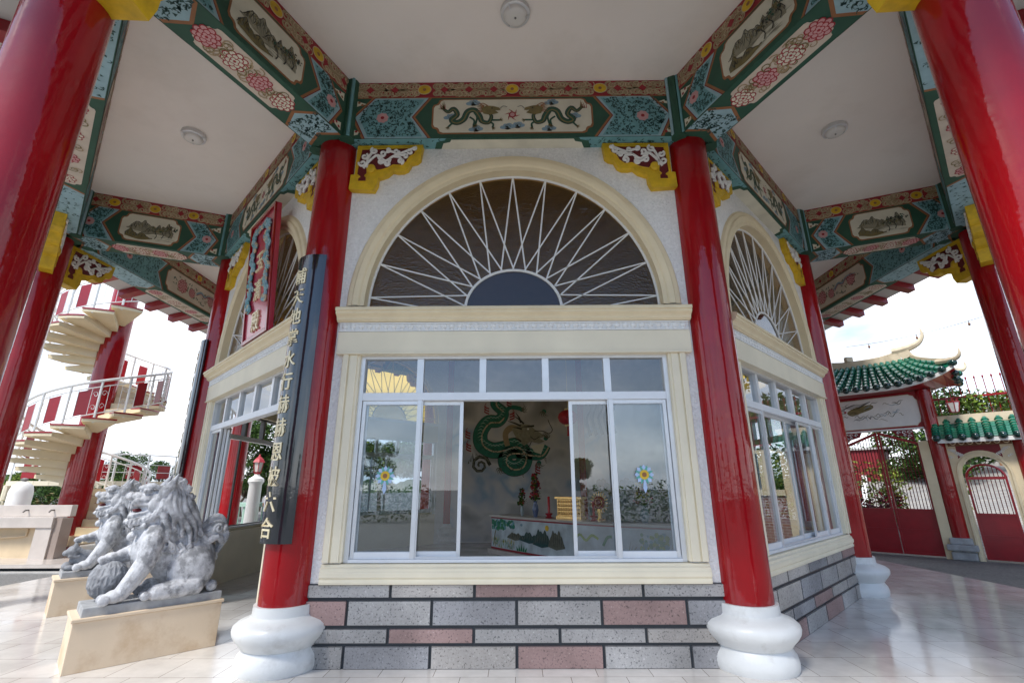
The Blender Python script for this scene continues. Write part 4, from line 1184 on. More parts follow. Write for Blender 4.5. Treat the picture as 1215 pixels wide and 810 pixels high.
def lion(root, ball=True, seed=1):
    rn = random.Random(seed); P = []
    e = lambda c, r, a=0: P.append(('e', c, r, RY(a)))
    T = lambda pts, r: P.append(('t', [Vector(q) for q in pts], r))
    def curl(c, r, w, turns=1.15, s=1, a0=0):
        T([Vector(c) + Vector((r * (1 - .75 * q / 9) * cos(a0 + turns * 6.28 * q / 9), s * .010 * q / 9, r * (1 - .75 * q / 9) * sin(a0 + turns * 6.28 * q / 9))) for q in range(10)], w)
    # trunk: rump, belly, chest rising to the neck
    e((-.33, 0, .25), (.21, .19, .25)); e((-.17, 0, .33), (.26, .175, .25), radians(-28)); e((.02, 0, .46), (.17, .18, .25), radians(-8))
    e((.08, 0, .42), (.14, .16, .20)); e((.0, 0, .66), (.16, .15, .22)); e((-.10, 0, .52), (.2, .17, .22)); e((-.13, 0, .70), (.175, .165, .28))
    for s in (1, -1):
        e((-.29, s * .15, .20), (.22, .10, .21)); T([(-.34, s * .19, .07), (-.14, s * .205, .065), (.0, s * .21, .055)], [.085, .08, .07])
        e((.03, s * .20, .045), (.07, .055, .045))
        for k in range(4): e((.09, s * (.155 + .034 * k), .038), (.045, .019, .038))
        e((-.50, s * .17, .05), (.055, .05, .05))
        e((.06, s * .145, .45), (.12, .08, .17))
        for q in range(6): e((.02 + .035 * (q % 3), s * .205, .36 + .055 * (q // 3) + .02 * (q % 2)), (.018, .012, .018))
    T([(.06, .16, .46), (.13, .18, .30), (.21, .18, .17), (.28, .18, .07)], [.105, .092, .078, .066])
    e((.325, .18, .055), (.085, .075, .055))
    for k in range(4): e((.405, .115 + .043 * k, .038), (.050, .0225, .040))
    T([(-.02, .19, .50), (.07, .235, .34), (.14, .225, .20)], [.018, .016, .010])
    T([(.06, -.14, .44), (.18, -.14, .37), (.30, -.10, .345)], [.10, .078, .06]); e((.36, -.09, .345), (.085, .065, .042))
    for k in range(4): e((.435, -.155 + .041 * k, .325), (.045, .021, .034))
    # head: broad muzzle, open mouth, heavy brows
    e((-.02, 0, .80), (.17, .155, .15)); e((.09, 0, .835), (.14, .125, .07), radians(10)); e((.18, 0, .85), (.07, .10, .05)); e((.235, 0, .865), (.04, .065, .038))
    e((.09, 0, .695), (.14, .11, .045), radians(10)); e((.18, 0, .685), (.05, .085, .036))
    for s in (1, -1):
        e((.105, s * .085, .91), (.045, .035, .03)); e((.13, s * .10, .905), (.026, .02, .022)); T([(.16, s * .06, .935), (.08, s * .11, .955), (.01, s * .14, .93)], [.018, .028, .018])
        e((.02, s * .13, .78), (.075, .045, .07)); e((.245, s * .045, .855), (.026, .026, .022)); e((.17, s * .09, .82), (.05, .03, .028))
        T([(.215, s * .065, .80), (.225, s * .062, .755)], [.018, .006]); T([(.20, s * .06, .70), (.205, s * .058, .735)], [.014, .005])
        T([(.20, s * .085, .80), (.10, s * .118, .785), (.03, s * .125, .76), (.10, s * .11, .72), (.19, s * .08, .705)], .012)
        # ear: pointed, cupped
        T([(-.02, s * .15, .89), (-.07, s * .165, .96), (-.12, s * .155, 1.06)], [.050, .040, .006]); T([(-.045, s * .175, .90), (-.09, s * .165, .90), (-.12, s * .158, 1.04)], [.016, .02, .006])
        # beard curls along the jaw up to the ear
        for k in range(9):
            a = k / 8; c = (lerp(.20, -.10, a), s * lerp(.075, .165, min(1, a * 1.3)), lerp(.635, .80, a ** 1.8))
            e(c, (.026, .022, .026)); curl((c[0], c[1] + s * .022, c[2]), .032, .012, s=s, a0=k)
        for k in range(5): e((lerp(.19, .02, k / 4), s * lerp(.05, .10, k / 4), .605 - .008 * k), (.020, .02, .022))
        # mane: thick wavy locks lying on the neck and back
        for j in range(9):
            al = lerp(56, 176, j / 8); pts = []
            L = .46 + .05 * ((j * 5) % 3) - (.10 if j < 3 else 0); z0 = .97 - (.03 if j < 2 else 0)
            for q in range(17):
                t = q / 16; z = z0 - L * t
                ax = .13 + .085 * t + .02 * sin(3 * t); ay = .135 + .055 * sin(pi * min(1, t * 1.1) * .75); cx_ = -.055 - .12 * t
                if t < .12: ax *= .75 + 2 * t; ay *= .75 + 2 * t
                a = radians(al) + .10 * sin(10 * t + .5)
                pts.append((cx_ + ax * cos(a), s * ay * sin(a), z))
            T(pts, [.020 + .014 * sin(pi * min(1, q / 14)) for q in range(17)])
            if j % 2 == 0 and j < 10: curl((pts[-1][0], pts[-1][1] + s * .01, pts[-1][2]), .026, .011, s=s, a0=j)
        for j in range(5):
            c = (-.02 - .06 * j, s * (.17 + .012 * (j % 2)), .40 - .03 * j + .03 * (j % 2)); curl(c, .045, .015, s=s, a0=j * 2)
            T([(c[0] + .02, c[1] - s * .01, c[2] + .10), (c[0] - .01, c[1], c[2] + .05), (c[0] + .03, c[1], c[2])], .013)
    for j in range(-2, 3):
        curl((-.15 - .01 * abs(j), .05 * j, 1.0 - .012 * abs(j)), .035, .016, a0=j)
        e((-.10, .05 * j, .955), (.045, .03, .04)); curl((-.22, .05 * j, .93), .03, .013, a0=2 + j); curl((-.245, .05 * j, .85), .03, .013, a0=1 + j)
    if not ball:
        for k in range(26):
            a = k * 2.4; r_ = .13 * sqrt(k / 26); e((-.02 + r_ * cos(a), r_ * sin(a), .945 - r_ * .35), (.026, .026, .024))
    for k in range(11): e((.175 - .014 * abs(k - 5), (k - 5) * .032, .575 + .007 * abs(k - 5)), (.018, .018, .018))
    e((.205, 0, .515), (.036, .036, .038)); e((.19, .07, .53), (.022, .022, .024)); e((.19, -.07, .53), (.022, .022, .024))
    for k in range(7): e((-.28 - .035 * k, 0, .50 - .012 * k * k * .5), (.026, .035, .026))
    # tail: broad plume of flowing locks
    for j in range(7):
        y = (j - 3) * .028; k_ = 1 - .10 * abs(j - 3)
        T(cr([(-.36, y * .5, .42), (-.36, y, .50), (-.41, y * 1.2, .58 * k_ + .03), (-.50, y * 1.2, .63 * k_ + .03), (-.575, y, .58 * k_ + .02), (-.60, y, .50), (-.575, y * .8, .42), (-.54, y * .6, .34)], 3), [.024 + .008 * sin(pi * i / 21) for i in range(22)])
        if j % 2 == 0: curl((-.50, y + .03, .55), .05, .014, a0=j)
    T(cr([(-.34, .05, .52), (-.40, .07, .47), (-.48, .08, .46), (-.55, .07, .50), (-.585, .05, .56)], 4), .022)
    T(cr([(-.33, -.02, .45), (-.42, .0, .42), (-.50, .0, .36), (-.53, .0, .28)], 4), .035)
    def shf(q):
        k = max(0, min(1, (q[2] - .33) / .30)) * max(0, min(1, (q[0] + .42) / .25)); return (q[0] + .105 * k, q[1], q[2])
    P = [(('e', shf(p[1])) + tuple(p[2:])) if p[0] == 'e' else ('t', [Vector(shf(q)) for q in p[1]], p[2]) for p in P]
    body = sculpt(P, 'body', root, 'stone_gray', .0062, .25, 1)
    q = MB('red_dark'); q.ball((.225, 0, .738), (.085, .07, .018)); q.build('tongue', root, 40)
    if ball:
        B = [('e', (.37, -.08, .165), (.155, .155, .155), RY(0))]
        for k in range(9):
            for j in range(-2, 3):
                th = k * .698 + (j % 2) * .35; ph = j * .48
                n_ = Vector((cos(th) * cos(ph), sin(th) * cos(ph), sin(ph))); c = Vector((.37, -.08, .165)) + n_ * .155
                tn = Vector((-sin(th), cos(th), 0)); up = n_.cross(tn)
                for sg in (-1, 1): B.append(('t', [c + tn * .040 * sg * sin(pi * t / 6) + up * .055 * (t / 3 - 1) - n_ * .006 for t in range(7)], .008))
                B.append(('t', [c + up * .03, c - up * .03], .007))
        sculpt(B, 'ball', root, 'stone_dark', .0065, .3, 1)
    else:
        B = []
        ee = lambda c, r: B.append(('e', c, r, RY(0)))
        ee((.34, .02, .12), (.15, .085, .10)); ee((.47, .05, .21), (.075, .068, .07)); ee((.535, .05, .195), (.045, .045, .035)); ee((.50, .05, .05), (.06, .05, .05))
        for s in (1, -1):
            ee((.455, .05 + s * .06, .275), (.024, .016, .03)); ee((.46, .04 + s * .08, .035), (.07, .028, .03)); ee((.25, .02 + s * .085, .06), (.085, .035, .06))
            for k in range(6): ee((.42 - .03 * k, .04 + s * .065, .235 - .016 * k), (.026, .022, .024)); ee((.50 - .02 * k, .05 + s * .05, .155), (.016, .016, .016))
        B.append(('t', [Vector((.24, .02, .14)), Vector((.19, .02, .24)), Vector((.24, .02, .30))], [.035, .04, .018]))
        sculpt(B, 'cub', root, 'stone_dark', .0065, .3, 1)
    MB('stone_slab').box(-.60, .545, -.225, .225, -.075, 0).build('slab', root, bevel=.008)
for (tt_, nn_, bl, lab, plab, sd) in ((.80, 5.90, True, 'grey stone guardian lion resting a paw on a carved ball, nearest the camera', 'cream rendered block pedestal under the nearer lion with rust stains at its foot', 1),
                          (-1.93, 5.92, False, 'darker grey stone guardian lion with a cub under its paw, behind the nearer lion', 'cream rendered block pedestal under the farther lion', 2)):
    c = O + t_ * tt_ + n_ * nn_
    rz = radians(225)
    pd = thing('lion_pedestal', plab, 'pedestal', (c.x, c.y, 0), rz=rz, group='lion pedestals')
    b = MB('beige_ped'); b.box(-.585, .57, -.245, .245, 0, .395); b.build('block', pd, bevel=.006)
    b = MB('beige_ped'); b.box(-.60, .585, -.26, .26, .397, .425); b.build('cap', pd, bevel=.006)
    lr = thing('stone_lion', lab, 'lion statue', (c.x, c.y, .50), rz=rz, group='pair of stone guardian lions'); lr.scale = (.96, 1, 1.09)
    ORG[0] = Vector((0, 0, 0))
    lion(lr, bl, sd)
ORG[0] = Vector((0, 0, 0))

# ================================================================== gate on the right
GU = Vector((.7071, -.7071, 0)); GN = Vector((-.7071, -.7071, 0)); G0 = Vector((9.97, 12.10, -.1))
GZ = .1
def gf(u, z, n=0): return G0 + GU * u + GN * n + Vector((0, 0, z + GZ))
def gbox(b, u0, u1, z0, z1, n0, n1, m=None):
    f0 = b.fn; b.fn = gf; b.box(u0, u1, z0, z1, n0, n1, m); b.fn = f0
GATE = thing('gatehouse', 'red entrance gate with green glazed tile roofs, painted panel and a smaller arched side gate', 'gate', tuple(G0))
ORG[0] = G0.copy()
GC = -.76
def gpost(u, zt):
    q = MB('red_gloss'); c = gf(u, 0); q.lathe([(.30, .165), (zt, .16)], (c.x, c.y), 28)
    o = q.build('post', GATE, 30)
    b = MB('stone_slab')
    for z0, z1, w in ((-.1, .07, .22), (.07, .10, .19), (.10, .23, .27), (.23, .37, .20)): gbox(b, u - w, u + w, z0, z1, -w, w)
    b.build('post_base', o, bevel=.028)
gpost(.36, 3.80); gpost(GC * 2 - .36, 3.80); gpost(1.80, 2.62)
b = MB('cream')
gbox(b, .03, .22, -.1, 2.56, -.09, .12); b.build('jamb', GATE, bevel=.008); b = MB('cream'); gbox(b, GC * 2 - .22, GC * 2 - .03, -.1, 2.56, -.09, .12); b.build('jamb', GATE, bevel=.008)
# painted lintel panel
b = MB('red_paint'); gbox(b, GC * 2 - .3, .3, 2.86, 3.80, -.06, .04); gbox(b, GC * 2 - .3, .3, 2.86, 2.90, .041, .07, 'white'); b.build('lintel', GATE)
b = MB('cartouche', fn=lambda a, z, c=0: gf(a, z, .044 + c))
pts = []
for k in range(14):
    a = -pi / 2 + pi * k / 13; pts.append((.06 + (.17 + .02 * (k % 2)) * cos(a), 3.33 + (.38 + .02 * (k % 2)) * sin(a)))
pts = pts + [(2 * GC - x, 2 * 3.33 - z) for x, z in pts]
b.poly(pts, 'star_white' if False else 'cartouche', 1); b.poly([(lerp(GC, x, .985), lerp(3.33, z, .95)) for x, z in pts], 'white', 1.6)
rn = random.Random(3)
b.poly(cr([(-1.30, 3.40), (-1.1, 3.52), (-.75, 3.56), (-.72, 3.46), (-1.0, 3.36), (-1.2, 3.30)], 3, True), 'olive', 3)
for k in range(34):
    x, z = -1.55 + 1.35 * rn.random(), 3.12 + .48 * rn.random(); q = rn.uniform(.08, .22); r1_, r2_, r3_ = [rn.uniform(-.05, .06) for _ in range(3)]
    b.rib(cr([(x, z), (x + q * .35, z + r1_), (x + q * .7, z + r2_), (x + q, z + r3_)], 4), [.004 + .010 * sin(pi * i / 12) for i in range(13)], rn.choice(['ink', 'ink_mid', 'ink_pale', 'ink_pale', 'sky_blue']), 3.5 + k * .05)
for k in range(5): b.rib(cr([(-1.5 + .05 * k, 3.42 + .03 * k), (-1.3 + .05 * k, 3.52 + .02 * k), (-1.1 + .04 * k, 3.47 + .03 * k), (-.9 + .04 * k, 3.56 + .02 * k)], 4), .012, 'ink', 6 + k * .1)
b.disc((-1.34, 3.42), .03, 'crimson', 5, 8)
b.fn = None; b.build('painted_panel', GATE, recalc=False)
# carved white fret under the panel
for u0, s in ((-.02, -1), (GC * 2 + .02, 1)):
    b = MB('red_deep')
    b.fn = lambda a, z, c=0: gf(a, z, c)
    b.prism([(u0, 2.86 - .0), (u0 + s * .42, 2.85), (u0 + s * .38, 2.74), (u0 + s * .16, 2.68), (u0, 2.56)], 'z', 0, .03, 'red_deep') if False else b.add([(u0, 2.855, .03), (u0 + s * .42, 2.855, .03), (u0 + s * .36, 2.74, .03), (u0 + s * .15, 2.68, .03), (u0, 2.56, .03), (u0, 2.855, 0), (u0 + s * .42, 2.855, 0), (u0 + s * .36, 2.74, 0), (u0 + s * .15, 2.68, 0), (u0, 2.56, 0)], [(0, 1, 2, 3, 4), (9, 8, 7, 6, 5), (0, 5, 6, 1), (1, 6, 7, 2), (2, 7, 8, 3), (3, 8, 9, 4), (4, 9, 5, 0)], 'red_deep')
    for x, z, r in ((.07, .06, .05), (.18, .06, .045), (.29, .06, .04), (.08, .16, .045), (.17, .13, .03)):
        b.tube([(u0 + s * x + r * (1 - .08 * k) * cos(k * .7), 2.855 - z + r * (1 - .08 * k) * sin(k * .7), .036) for k in range(9)], .011, 5, 'white') if False else None
    b.fn = None
    for x, z, r in ((.07, .06, .05), (.18, .06, .045), (.29, .06, .04), (.08, .16, .045), (.17, .13, .03)):
        b.tube([gf(u0 + s * x + r * (1 - .08 * k) * cos(k * .7), 2.855 - z + r * (1 - .08 * k) * sin(k * .7), .036) for k in range(9)], .011, 5, 'white')
    b.build('fret_bracket', GATE)
def leaf(u0, u1, zs0, zs1, low=.94, zbot=-.06, hinge=0):
    b = MB('red_paint')
    gbox(b, u0, u1, zbot, low, -.012, .012); gbox(b, u0, u1, low - .02, low + .035, -.025, .03); gbox(b, u0, u1, .47, .51, .013, .03); gbox(b, u0, u1, zbot, zbot + .05, .013, .03)
    for a, z in ((u0, zs0), (u1, zs1)):
        w = .045 if a == u0 else -.045
        x0, x1 = sorted((a, a + w)); gbox(b, x0, x1, zbot, z, -.025, .032)
    o = b.build('gate_leaf', GATE)
    c = MB('red_paint'); c.bar(gf(u0, zs0), gf(u1, zs1), .05, .06)
    n = 12; c.fn = None
    for i in range(1, n):
        t = i / n; u = lerp(u0, u1, t); c.tube([gf(u, low + .03), gf(u, lerp(zs0, zs1, t))], .009, 5, 'red_dark')
    for i in range(1, n, 2):
        u = lerp(u0, u1, (i + .5) / n); c.tube([gf(u + .022 * cos(k), 1.9 + .022 * sin(k) * 2) for k in range(7)], .006, 4, 'red_dark')
    c.build('bars', o)
leaf(GC + .01, .03, 2.82, 2.50); leaf(GC * 2 - .03, GC - .01, 2.50, 2.82)
# --- glazed tile roofs
def tile_roof(name, uc, hl, n_f, n_b, z_e, z_r, lift, label=None, side=False, ridge_hl=None):
    # concave slopes on both sides, barrel tiles running down the slope
    rh = ridge_hl or hl
    def surf(u, t, s):  # t 0 ridge .. 1 eave ; s side sign
        d = lerp(.0, n_f if s > 0 else n_b, t)
        t = max(t, 0); z = lerp(z_r, z_e, t ** .80)
        x = (u - uc) / hl
        z += lift * abs(x) ** 3.2 * t
        uu = uc + (u - uc) * (rh / hl + (1 - rh / hl) * t)
        return gf(uu, z, s * d)
    pitch = .21; n = int(2 * hl / pitch)
    tb = MB('tile_green')
    for s in ((1, -1) if not side else (1, -1)):
        for i in range(n):          # pans
            u0, u1 = uc - hl + 2 * hl * i / n, uc - hl + 2 * hl * (i + 1) / n
            K = 7
            for k in range(K):
                a, c = k / K, (k + 1) / K
                v = [surf(u0, a, s), surf(u1, a, s), surf(u1, c, s), surf(u0, c, s)]
                v2 = [p + Vector((0, 0, .012)) for p in v[2:]] 
                tb.add([v[0], v[1], v2[0], v2[1]], [(0, 1, 2, 3)])
                tb.add([v2[0], v2[1], v[3] , v[2]], [(0, 1, 2, 3)])
        for i in range(n + 1):      # barrels
            u = uc - hl + 2 * hl * i / n; K = 7
            for k in range(K):
                pts = [surf(u, lerp(k / K, (k + 1) / K, q), s) + Vector((0, 0, .02)) for q in (-.05, .5, 1)]
                tb.tube(pts, [.066, .068, .082], 10)
            tb.ball(surf(u, 1, s) + Vector((0, 0, .015)) + GN * s * .01, (.082, .082, .082), 'tile_dark', 10, 8)
    if not side:
        for e in (-1, 1):
            nb = 8; R0 = gf(uc + e * rh, z_r - .04, 0)
            def ends(w, t):
                x = abs(w) ; edge = gf(uc + e * (hl - .03 * (1 - x ** 2)), z_e + lift * x ** 3.2, w * n_f)
                return R0.lerp(edge, t) - Vector((0, 0, .10 * sin(pi * t)))
            for i in range(nb + 1):
                w = -1 + 2 * i / nb
                for k in range(6):
                    pts = [ends(w, .12 + .88 * (k + q) / 6) + Vector((0, 0, .03)) for q in (0, .5, 1)]
                    tb.tube(pts, [.058, .060, .074], 8)
                tb.ball(ends(w, 1) + Vector((0, 0, .02)), (.075, .075, .075), 'tile_dark', 8, 6)
                if i < nb:
                    w2 = -1 + 2 * (i + 1) / nb
                    for k in range(5): tb.add([ends(w, k / 5), ends(w2, k / 5), ends(w2, (k + 1) / 5), ends(w, (k + 1) / 5)], [(0, 1, 2, 3)])
    o = tb.build('roof', GATE, 40)
    # fascia under the eave and boarded underside
    f = MB('white'); uf = MB('red_paint')
    for s in (1, -1):
        N_ = 16
        for i in range(N_):
            u0, u1 = uc - hl + 2 * hl * i / N_, uc - hl + 2 * hl * (i + 1) / N_
            a, c = surf(u0, 1, s), surf(u1, 1, s); dz = Vector((0, 0, 1))
            f.add([a - dz * .10, c - dz * .10, c - dz * .01, a - dz * .01, a - dz * .10 - GN * s * .04, c - dz * .10 - GN * s * .04], [(0, 1, 2, 3), (0, 4, 5, 1)])
            m0, m1 = gf(u0, z_e - .05, 0), gf(u1, z_e - .05, 0)
            uf.add([a - dz * .095 - GN * s * .04, c - dz * .095 - GN * s * .04, m1, m0], [(0, 1, 2, 3)])
    for e in (-1, 1):
        u = uc + e * hl
        for s in (1, -1):
            pts = [surf(u, t, s) for t in (0, .25, .5, .75, 1)]
            f.add([p for p in pts] + [p - Vector((0, 0, .11)) for p in pts], [(i, i + 1, i + 6, i + 5) for i in range(4)])
            uf.add([surf(uc + e * (hl - .02), t, s) - Vector((0, 0, .05)) for t in (0, .25, .5, .75, 1)] + [gf(u, z_e - .05, 0)], [(0, 1, 2, 3, 4, 5)])
    f.build('fascia', o, recalc=False); uf.build('eave_board', o, recalc=False)
    # cream ridge and hips with upturned horns
    r = MB('roof_cream'); zr = z_r + .03
    def horn(p, d, h, w=.06, back=.0):
        d = Vector(d).normalized()
        pts = [Vector(p) - d * .35 + Vector((0, 0, -.02)), Vector(p) - d * .1, Vector(p) + d * h * .42 + Vector((0, 0, h * .22)), Vector(p) + d * h * .72 + Vector((0, 0, h * .62)), Vector(p) + d * h * .70 + Vector((0, 0, h * 1.05))]
        r.tube(cr([tuple(q) for q in pts], 4), [w * 1.15] * 5 + [w * (1.1 - .09 * i) for i in range(11)] + [w * .12], 8)
    N_ = 10; pts = []
    for i in range(N_ + 1):
        u = uc - rh + 2 * rh * i / N_; pts.append(gf(u, zr + .22 * abs((u - uc) / rh) ** 3 * (0 if side else 1), 0))
    for a, c in zip(pts, pts[1:]):
        r.bar(a - Vector((0, 0, .03)), c - Vector((0, 0, .03)), .14, .28 if not side else .20)
        if not side: r.tube([a + Vector((0, 0, .11)), c + Vector((0, 0, .11))], .03, 6)
    if not side:
        for e in (-1, 1):
            horn(gf(uc + e * rh, zr + .24, 0), GU * e, .46, .085)
            for s in (1, -1):
                hp = [surf(uc + e * hl, t, s) + Vector((0, 0, .07)) for t in (0, .2, .4, .6, .8, 1)]
                for a, c in zip(hp, hp[1:]): r.bar(a, c, .10, .12)
                horn(hp[-1], (hp[-1] - hp[-2]).normalized() * 1 + GU * e * .3, .28, .06)
    r.build('ridge', o, 40)
    return o, surf
RO, surf = tile_roof('main', GC, 1.84, .80, .80, 3.86, 4.62, .36, ridge_hl=1.06)
SR, surf2 = tile_roof('side', 1.32, .90, .42, .42, 2.56, 3.02, .0, side=True)
# --- side gate wall with arched opening
b = MB('beige'); b.fn = gf
su, sr_, sz = 1.06, .375, 1.76
b.fn = None
n = 20
for s_ in (.05, -.08):
    ring = [(su + sr_ * cos(pi * i / n), sz + sr_ * 1.05 * sin(pi * i / n)) for i in range(n + 1)]
    for i in range(n):
        p, q = ring[i], ring[i + 1]
        b.add([gf(p[0], p[1], s_), gf(p[0], 2.58, s_), gf(q[0], 2.58, s_), gf(q[0], q[1], s_)], [(0, 1, 2, 3)], 'red_deep')
    for u0, u1 in ((.52, su - sr_), (su + sr_, 1.66)): b.add([gf(u0, -.1, s_), gf(u1, -.1, s_), gf(u1, 2.58, s_), gf(u0, 2.58, s_)], [(0, 1, 2, 3)], 'cream')
b.build('gate_wall', GATE, recalc=False)
b = MB('cream'); prof_r = [(0, -.08), (0, .07), (.04, .07), (.05, .09), (.09, .09), (.10, .06), (.13, .06), (.13, -.08)]
path = [(su + sr_, -.1), (su + sr_, .8)] + [(su + sr_ * cos(pi * i / n), sz + sr_ * 1.05 * sin(pi * i / n)) for i in range(n + 1)] + [(su - sr_, .8), (su - sr_, -.1)]
rg = []
for i, (x, z) in enumerate(path):
    dx, dz = (x - su), max(0, z - sz); d = sqrt(dx * dx + dz * dz) or 1
    rg.append([gf(x + dx / d * o_, z + dz / d * o_, w_) for o_, w_ in prof_r])
k = len(prof_r)
b.add([p for r_ in rg for p in r_], [(i * k + j, i * k + j + 1, (i + 1) * k + j + 1, (i + 1) * k + j) for i in range(len(path) - 1) for j in range(k - 1)])
b.build('arch_trim', GATE, 25, recalc=False)
b = MB('white')
for s in (-1, 1):
    for j in range(16):
        x = su + s * (.27 + .26 * ((j * 7) % 16) / 16); z = 2.12 + .20 * ((j * 5) % 11) / 11 + (abs(x - su) - .3) * .1
        b.tube([gf(x + .03 * (1 - .08 * k) * cos(k * .7), z + .03 * (1 - .08 * k) * sin(k * .7), .056) for k in range(8)], .008, 4, 'white')
b.build('fret_carving', GATE)
b = MB('wood_brown'); gbox(b, .56, 1.64, 2.40, 2.56, .052, .075)
for j in range(7): c = gf(.66 + j * .15, 2.48, .078); b.tube([gf(.66 + j * .15 + .05 * cos(k * .7), 2.48 + .05 * sin(k * .7), .08) for k in range(10)], .012, 5, 'gold')
b.build('carved_board', GATE)
b = MB('red_paint'); u0, u1 = su - sr_ + .03, su + sr_ - .03
gbox(b, u0, u1, -.06, .88, -.012, .012); gbox(b, u0, u1, .86, .91, -.025, .03); gbox(b, u0, u1, .42, .45, .013, .03)
for a in (u0, u1 - .04): gbox(b, a, a + .04, -.06, 1.70, -.025, .032)
gbox(b, u0, u1, 1.64, 1.70, -.02, .028)
b.tube([gf(su + (sr_ - .05) * cos(pi * i / 16), 1.67 + (sr_ - .08) * sin(pi * i / 16), 0) for i in range(17)], .025, 6)
o = b.build('gate_leaf', GATE)
c = MB('red_dark')
for i in range(1, 10):
    u = lerp(u0, u1, i / 10); c.tube([gf(u, .9), gf(u, 1.67 + sqrt(max(0, (sr_ - .05) ** 2 - (u - su) ** 2)) * .85)], .008, 5)
c.build('bars', o)
# --- lantern under the eave corner
lt = thing('hanging_lantern', 'small white glass lantern with red frame hanging under the gate roof corner', 'lantern', tuple(gf(.86, 3.3, .35))); ORG[0] = gf(.86, 3.3, .35)
c0_ = gf(.86, 3.3, .35)
b = MB('lamp_glass').lathe([(-.14, .075), (.08, .125)], (c0_.x, c0_.y), 6, z=c0_.z); b.build('glass', lt)
b = MB('red_paint')
for k in range(6):
    a = k * pi / 3; b.tube([c0_ + Vector((.078 * cos(a), .078 * sin(a), -.14)), c0_ + Vector((.13 * cos(a), .13 * sin(a), .085)), c0_ + Vector((.10 * cos(a), .10 * sin(a), .13)), c0_ + Vector((.12 * cos(a), .12 * sin(a), .18))], .010, 5)
b.lathe([(-.16, .06), (-.14, .085)], (c0_.x, c0_.y), 6, z=c0_.z); b.lathe([(.08, .135), (.10, .12)], (c0_.x, c0_.y), 6, z=c0_.z)
b.tube([c0_ + Vector((0, 0, .1)), c0_ + Vector((0, 0, .55))], .008, 5); b.build('frame', lt)
# spotlight on the ridge
sl_ = gf(-1.02, 4.72, 0)
lt = thing('floodlight', 'small cream floodlight on the ridge of the gate roof', 'floodlight', tuple(sl_)); ORG[0] = sl_.copy()
b = MB('roof_cream'); b.box(sl_.x - .09, sl_.x + .09, sl_.y - .06, sl_.y + .06, sl_.z + .06, sl_.z + .20); b.build('head', lt, bevel=.01)
b = MB('roof_cream'); b.tube([sl_ + Vector((0, 0, -.05)), sl_ + Vector((0, 0, .06))], .02, 6); b.build('stem', lt)
# spiked fence behind the side roof
fc_ = thing('spiked_fence', 'dark red spiked railing rising behind the low green side roof', 'fence', tuple(gf(2.2, 0, -.7))); ORG[0] = gf(2.2, 0, -.7)
b = MB('red_paint')
b.bar(gf(.2, 3.62, -.7), gf(6, 3.62, -.7), .04, .05); b.bar(gf(.2, 2.75, -.7), gf(6, 2.75, -.7), .04, .05); b.build('rail', fc_)
b = MB('red_paint')
for i in range(38):
    u = .25 + i * .155; b.tube([gf(u, 2.6, -.7), gf(u, 4.05, -.7)], .010, 5); b.ball(gf(u, 4.08, -.7), (.022, .022, .04), None, 6, 4)
b.build('spikes', fc_)
b = MB('cream', fn=gf); b.box(.55, 2.4, 2.55, 3.12, -.9, -.55); b.box(1.8, 2.4, -.1, 2.55, -.9, -.55); b.fn = None
ORG[0] = gf(2, 0, -.7); tag(b.build('boundary_wall'), 'cream wall carrying the spiked railing behind the side roof', 'wall')
ORG[0] = Vector((0, 0, 0))
bw = MB('brick_wall'); bw.box(0, 9, -.15, .15, 0, 1.35); bw.box(-.02, 9, -.2, .2, 1.351, 1.52, 'cream')
for i in range(4): bw.box(.4 + 2.4 * i, .7 + 2.4 * i, -.17, .17, 1.53, 2.6, 'cream')
bw.box(-.02, 9, -.14, .14, 2.601, 2.70, 'cream')
bo = bw.build('brick_wall'); bo.location = gf(2.41, -.1, -.7); bo.rotation_euler = (0, 0, radians(-45)); tag(bo, 'low red brick garden wall with cream cap right of the side gate, mirrored in the hall windows', 'wall')
ORG[0] = Vector((0, 0, 0))

# ================================================================== spiral stair on the left
SC = Vector((-11.08, 12.5, 0))
ST = thing('spiral_staircase', 'cream spiral staircase with white railing winding around a thick red column', 'staircase', tuple(SC))
ORG[0] = SC.copy()
MB('red_gloss').lathe([(.05, .31), (8.0, .30)], (SC.x, SC.y), 40).build('column', ST, 30)
NS, RO_, RISE = 16, 1.45, 2.9
z_s = 2.80
def sp(th, r, z): return Vector((SC.x + r * cos(th), SC.y + r * sin(th), z))
for i in range(-13, 19):
    z = z_s + RISE * i / NS
    if z < .12: continue
    th0 = -pi / 2 + 2 * pi * i / NS; d = 2 * pi / NS * .58
    n = 5; tr = MB('stair_cream')
    top = [sp(lerp(th0 - d, th0 + d, k / n), RO_, z) for k in range(n + 1)]
    ia, ib = sp(th0 - .34, .31, z), sp(th0 + .34, .31, z)
    lo = [p - Vector((0, 0, .10)) for p in top]; ja, jb = ia - Vector((0, 0, .25)), ib - Vector((0, 0, .25))
    V = [ia] + top + [ib] + [ja] + lo + [jb]; m_ = n + 3
    tr.add(V, [tuple(range(m_)), tuple(range(m_, 2 * m_))[::-1]] + [(k, k + m_, (k + 1) % m_ + m_, (k + 1) % m_) for k in range(m_)], 'stair_cream')
    tr.add([p + (p - SC - Vector((0, 0, p.z))).normalized() * .012 + Vector((0, 0, .004)) for p in top] + [p + (p - SC - Vector((0, 0, p.z))).normalized() * .012 - Vector((0, 0, .035)) for p in top], [(k, k + 1, k + n + 2, k + n + 1) for k in range(n)], 'red_paint')
    tr.bar(sp(th0 - d, .4, z - .012), sp(th0 - d, RO_, z - .012), .02, .04, 'red_paint')
    tr.build('tread', ST, recalc=False)
rl = MB('rail_white'); sc_ = MB('rail_white')
def zr(th): return z_s + RISE * (th + pi / 2) / (2 * pi)
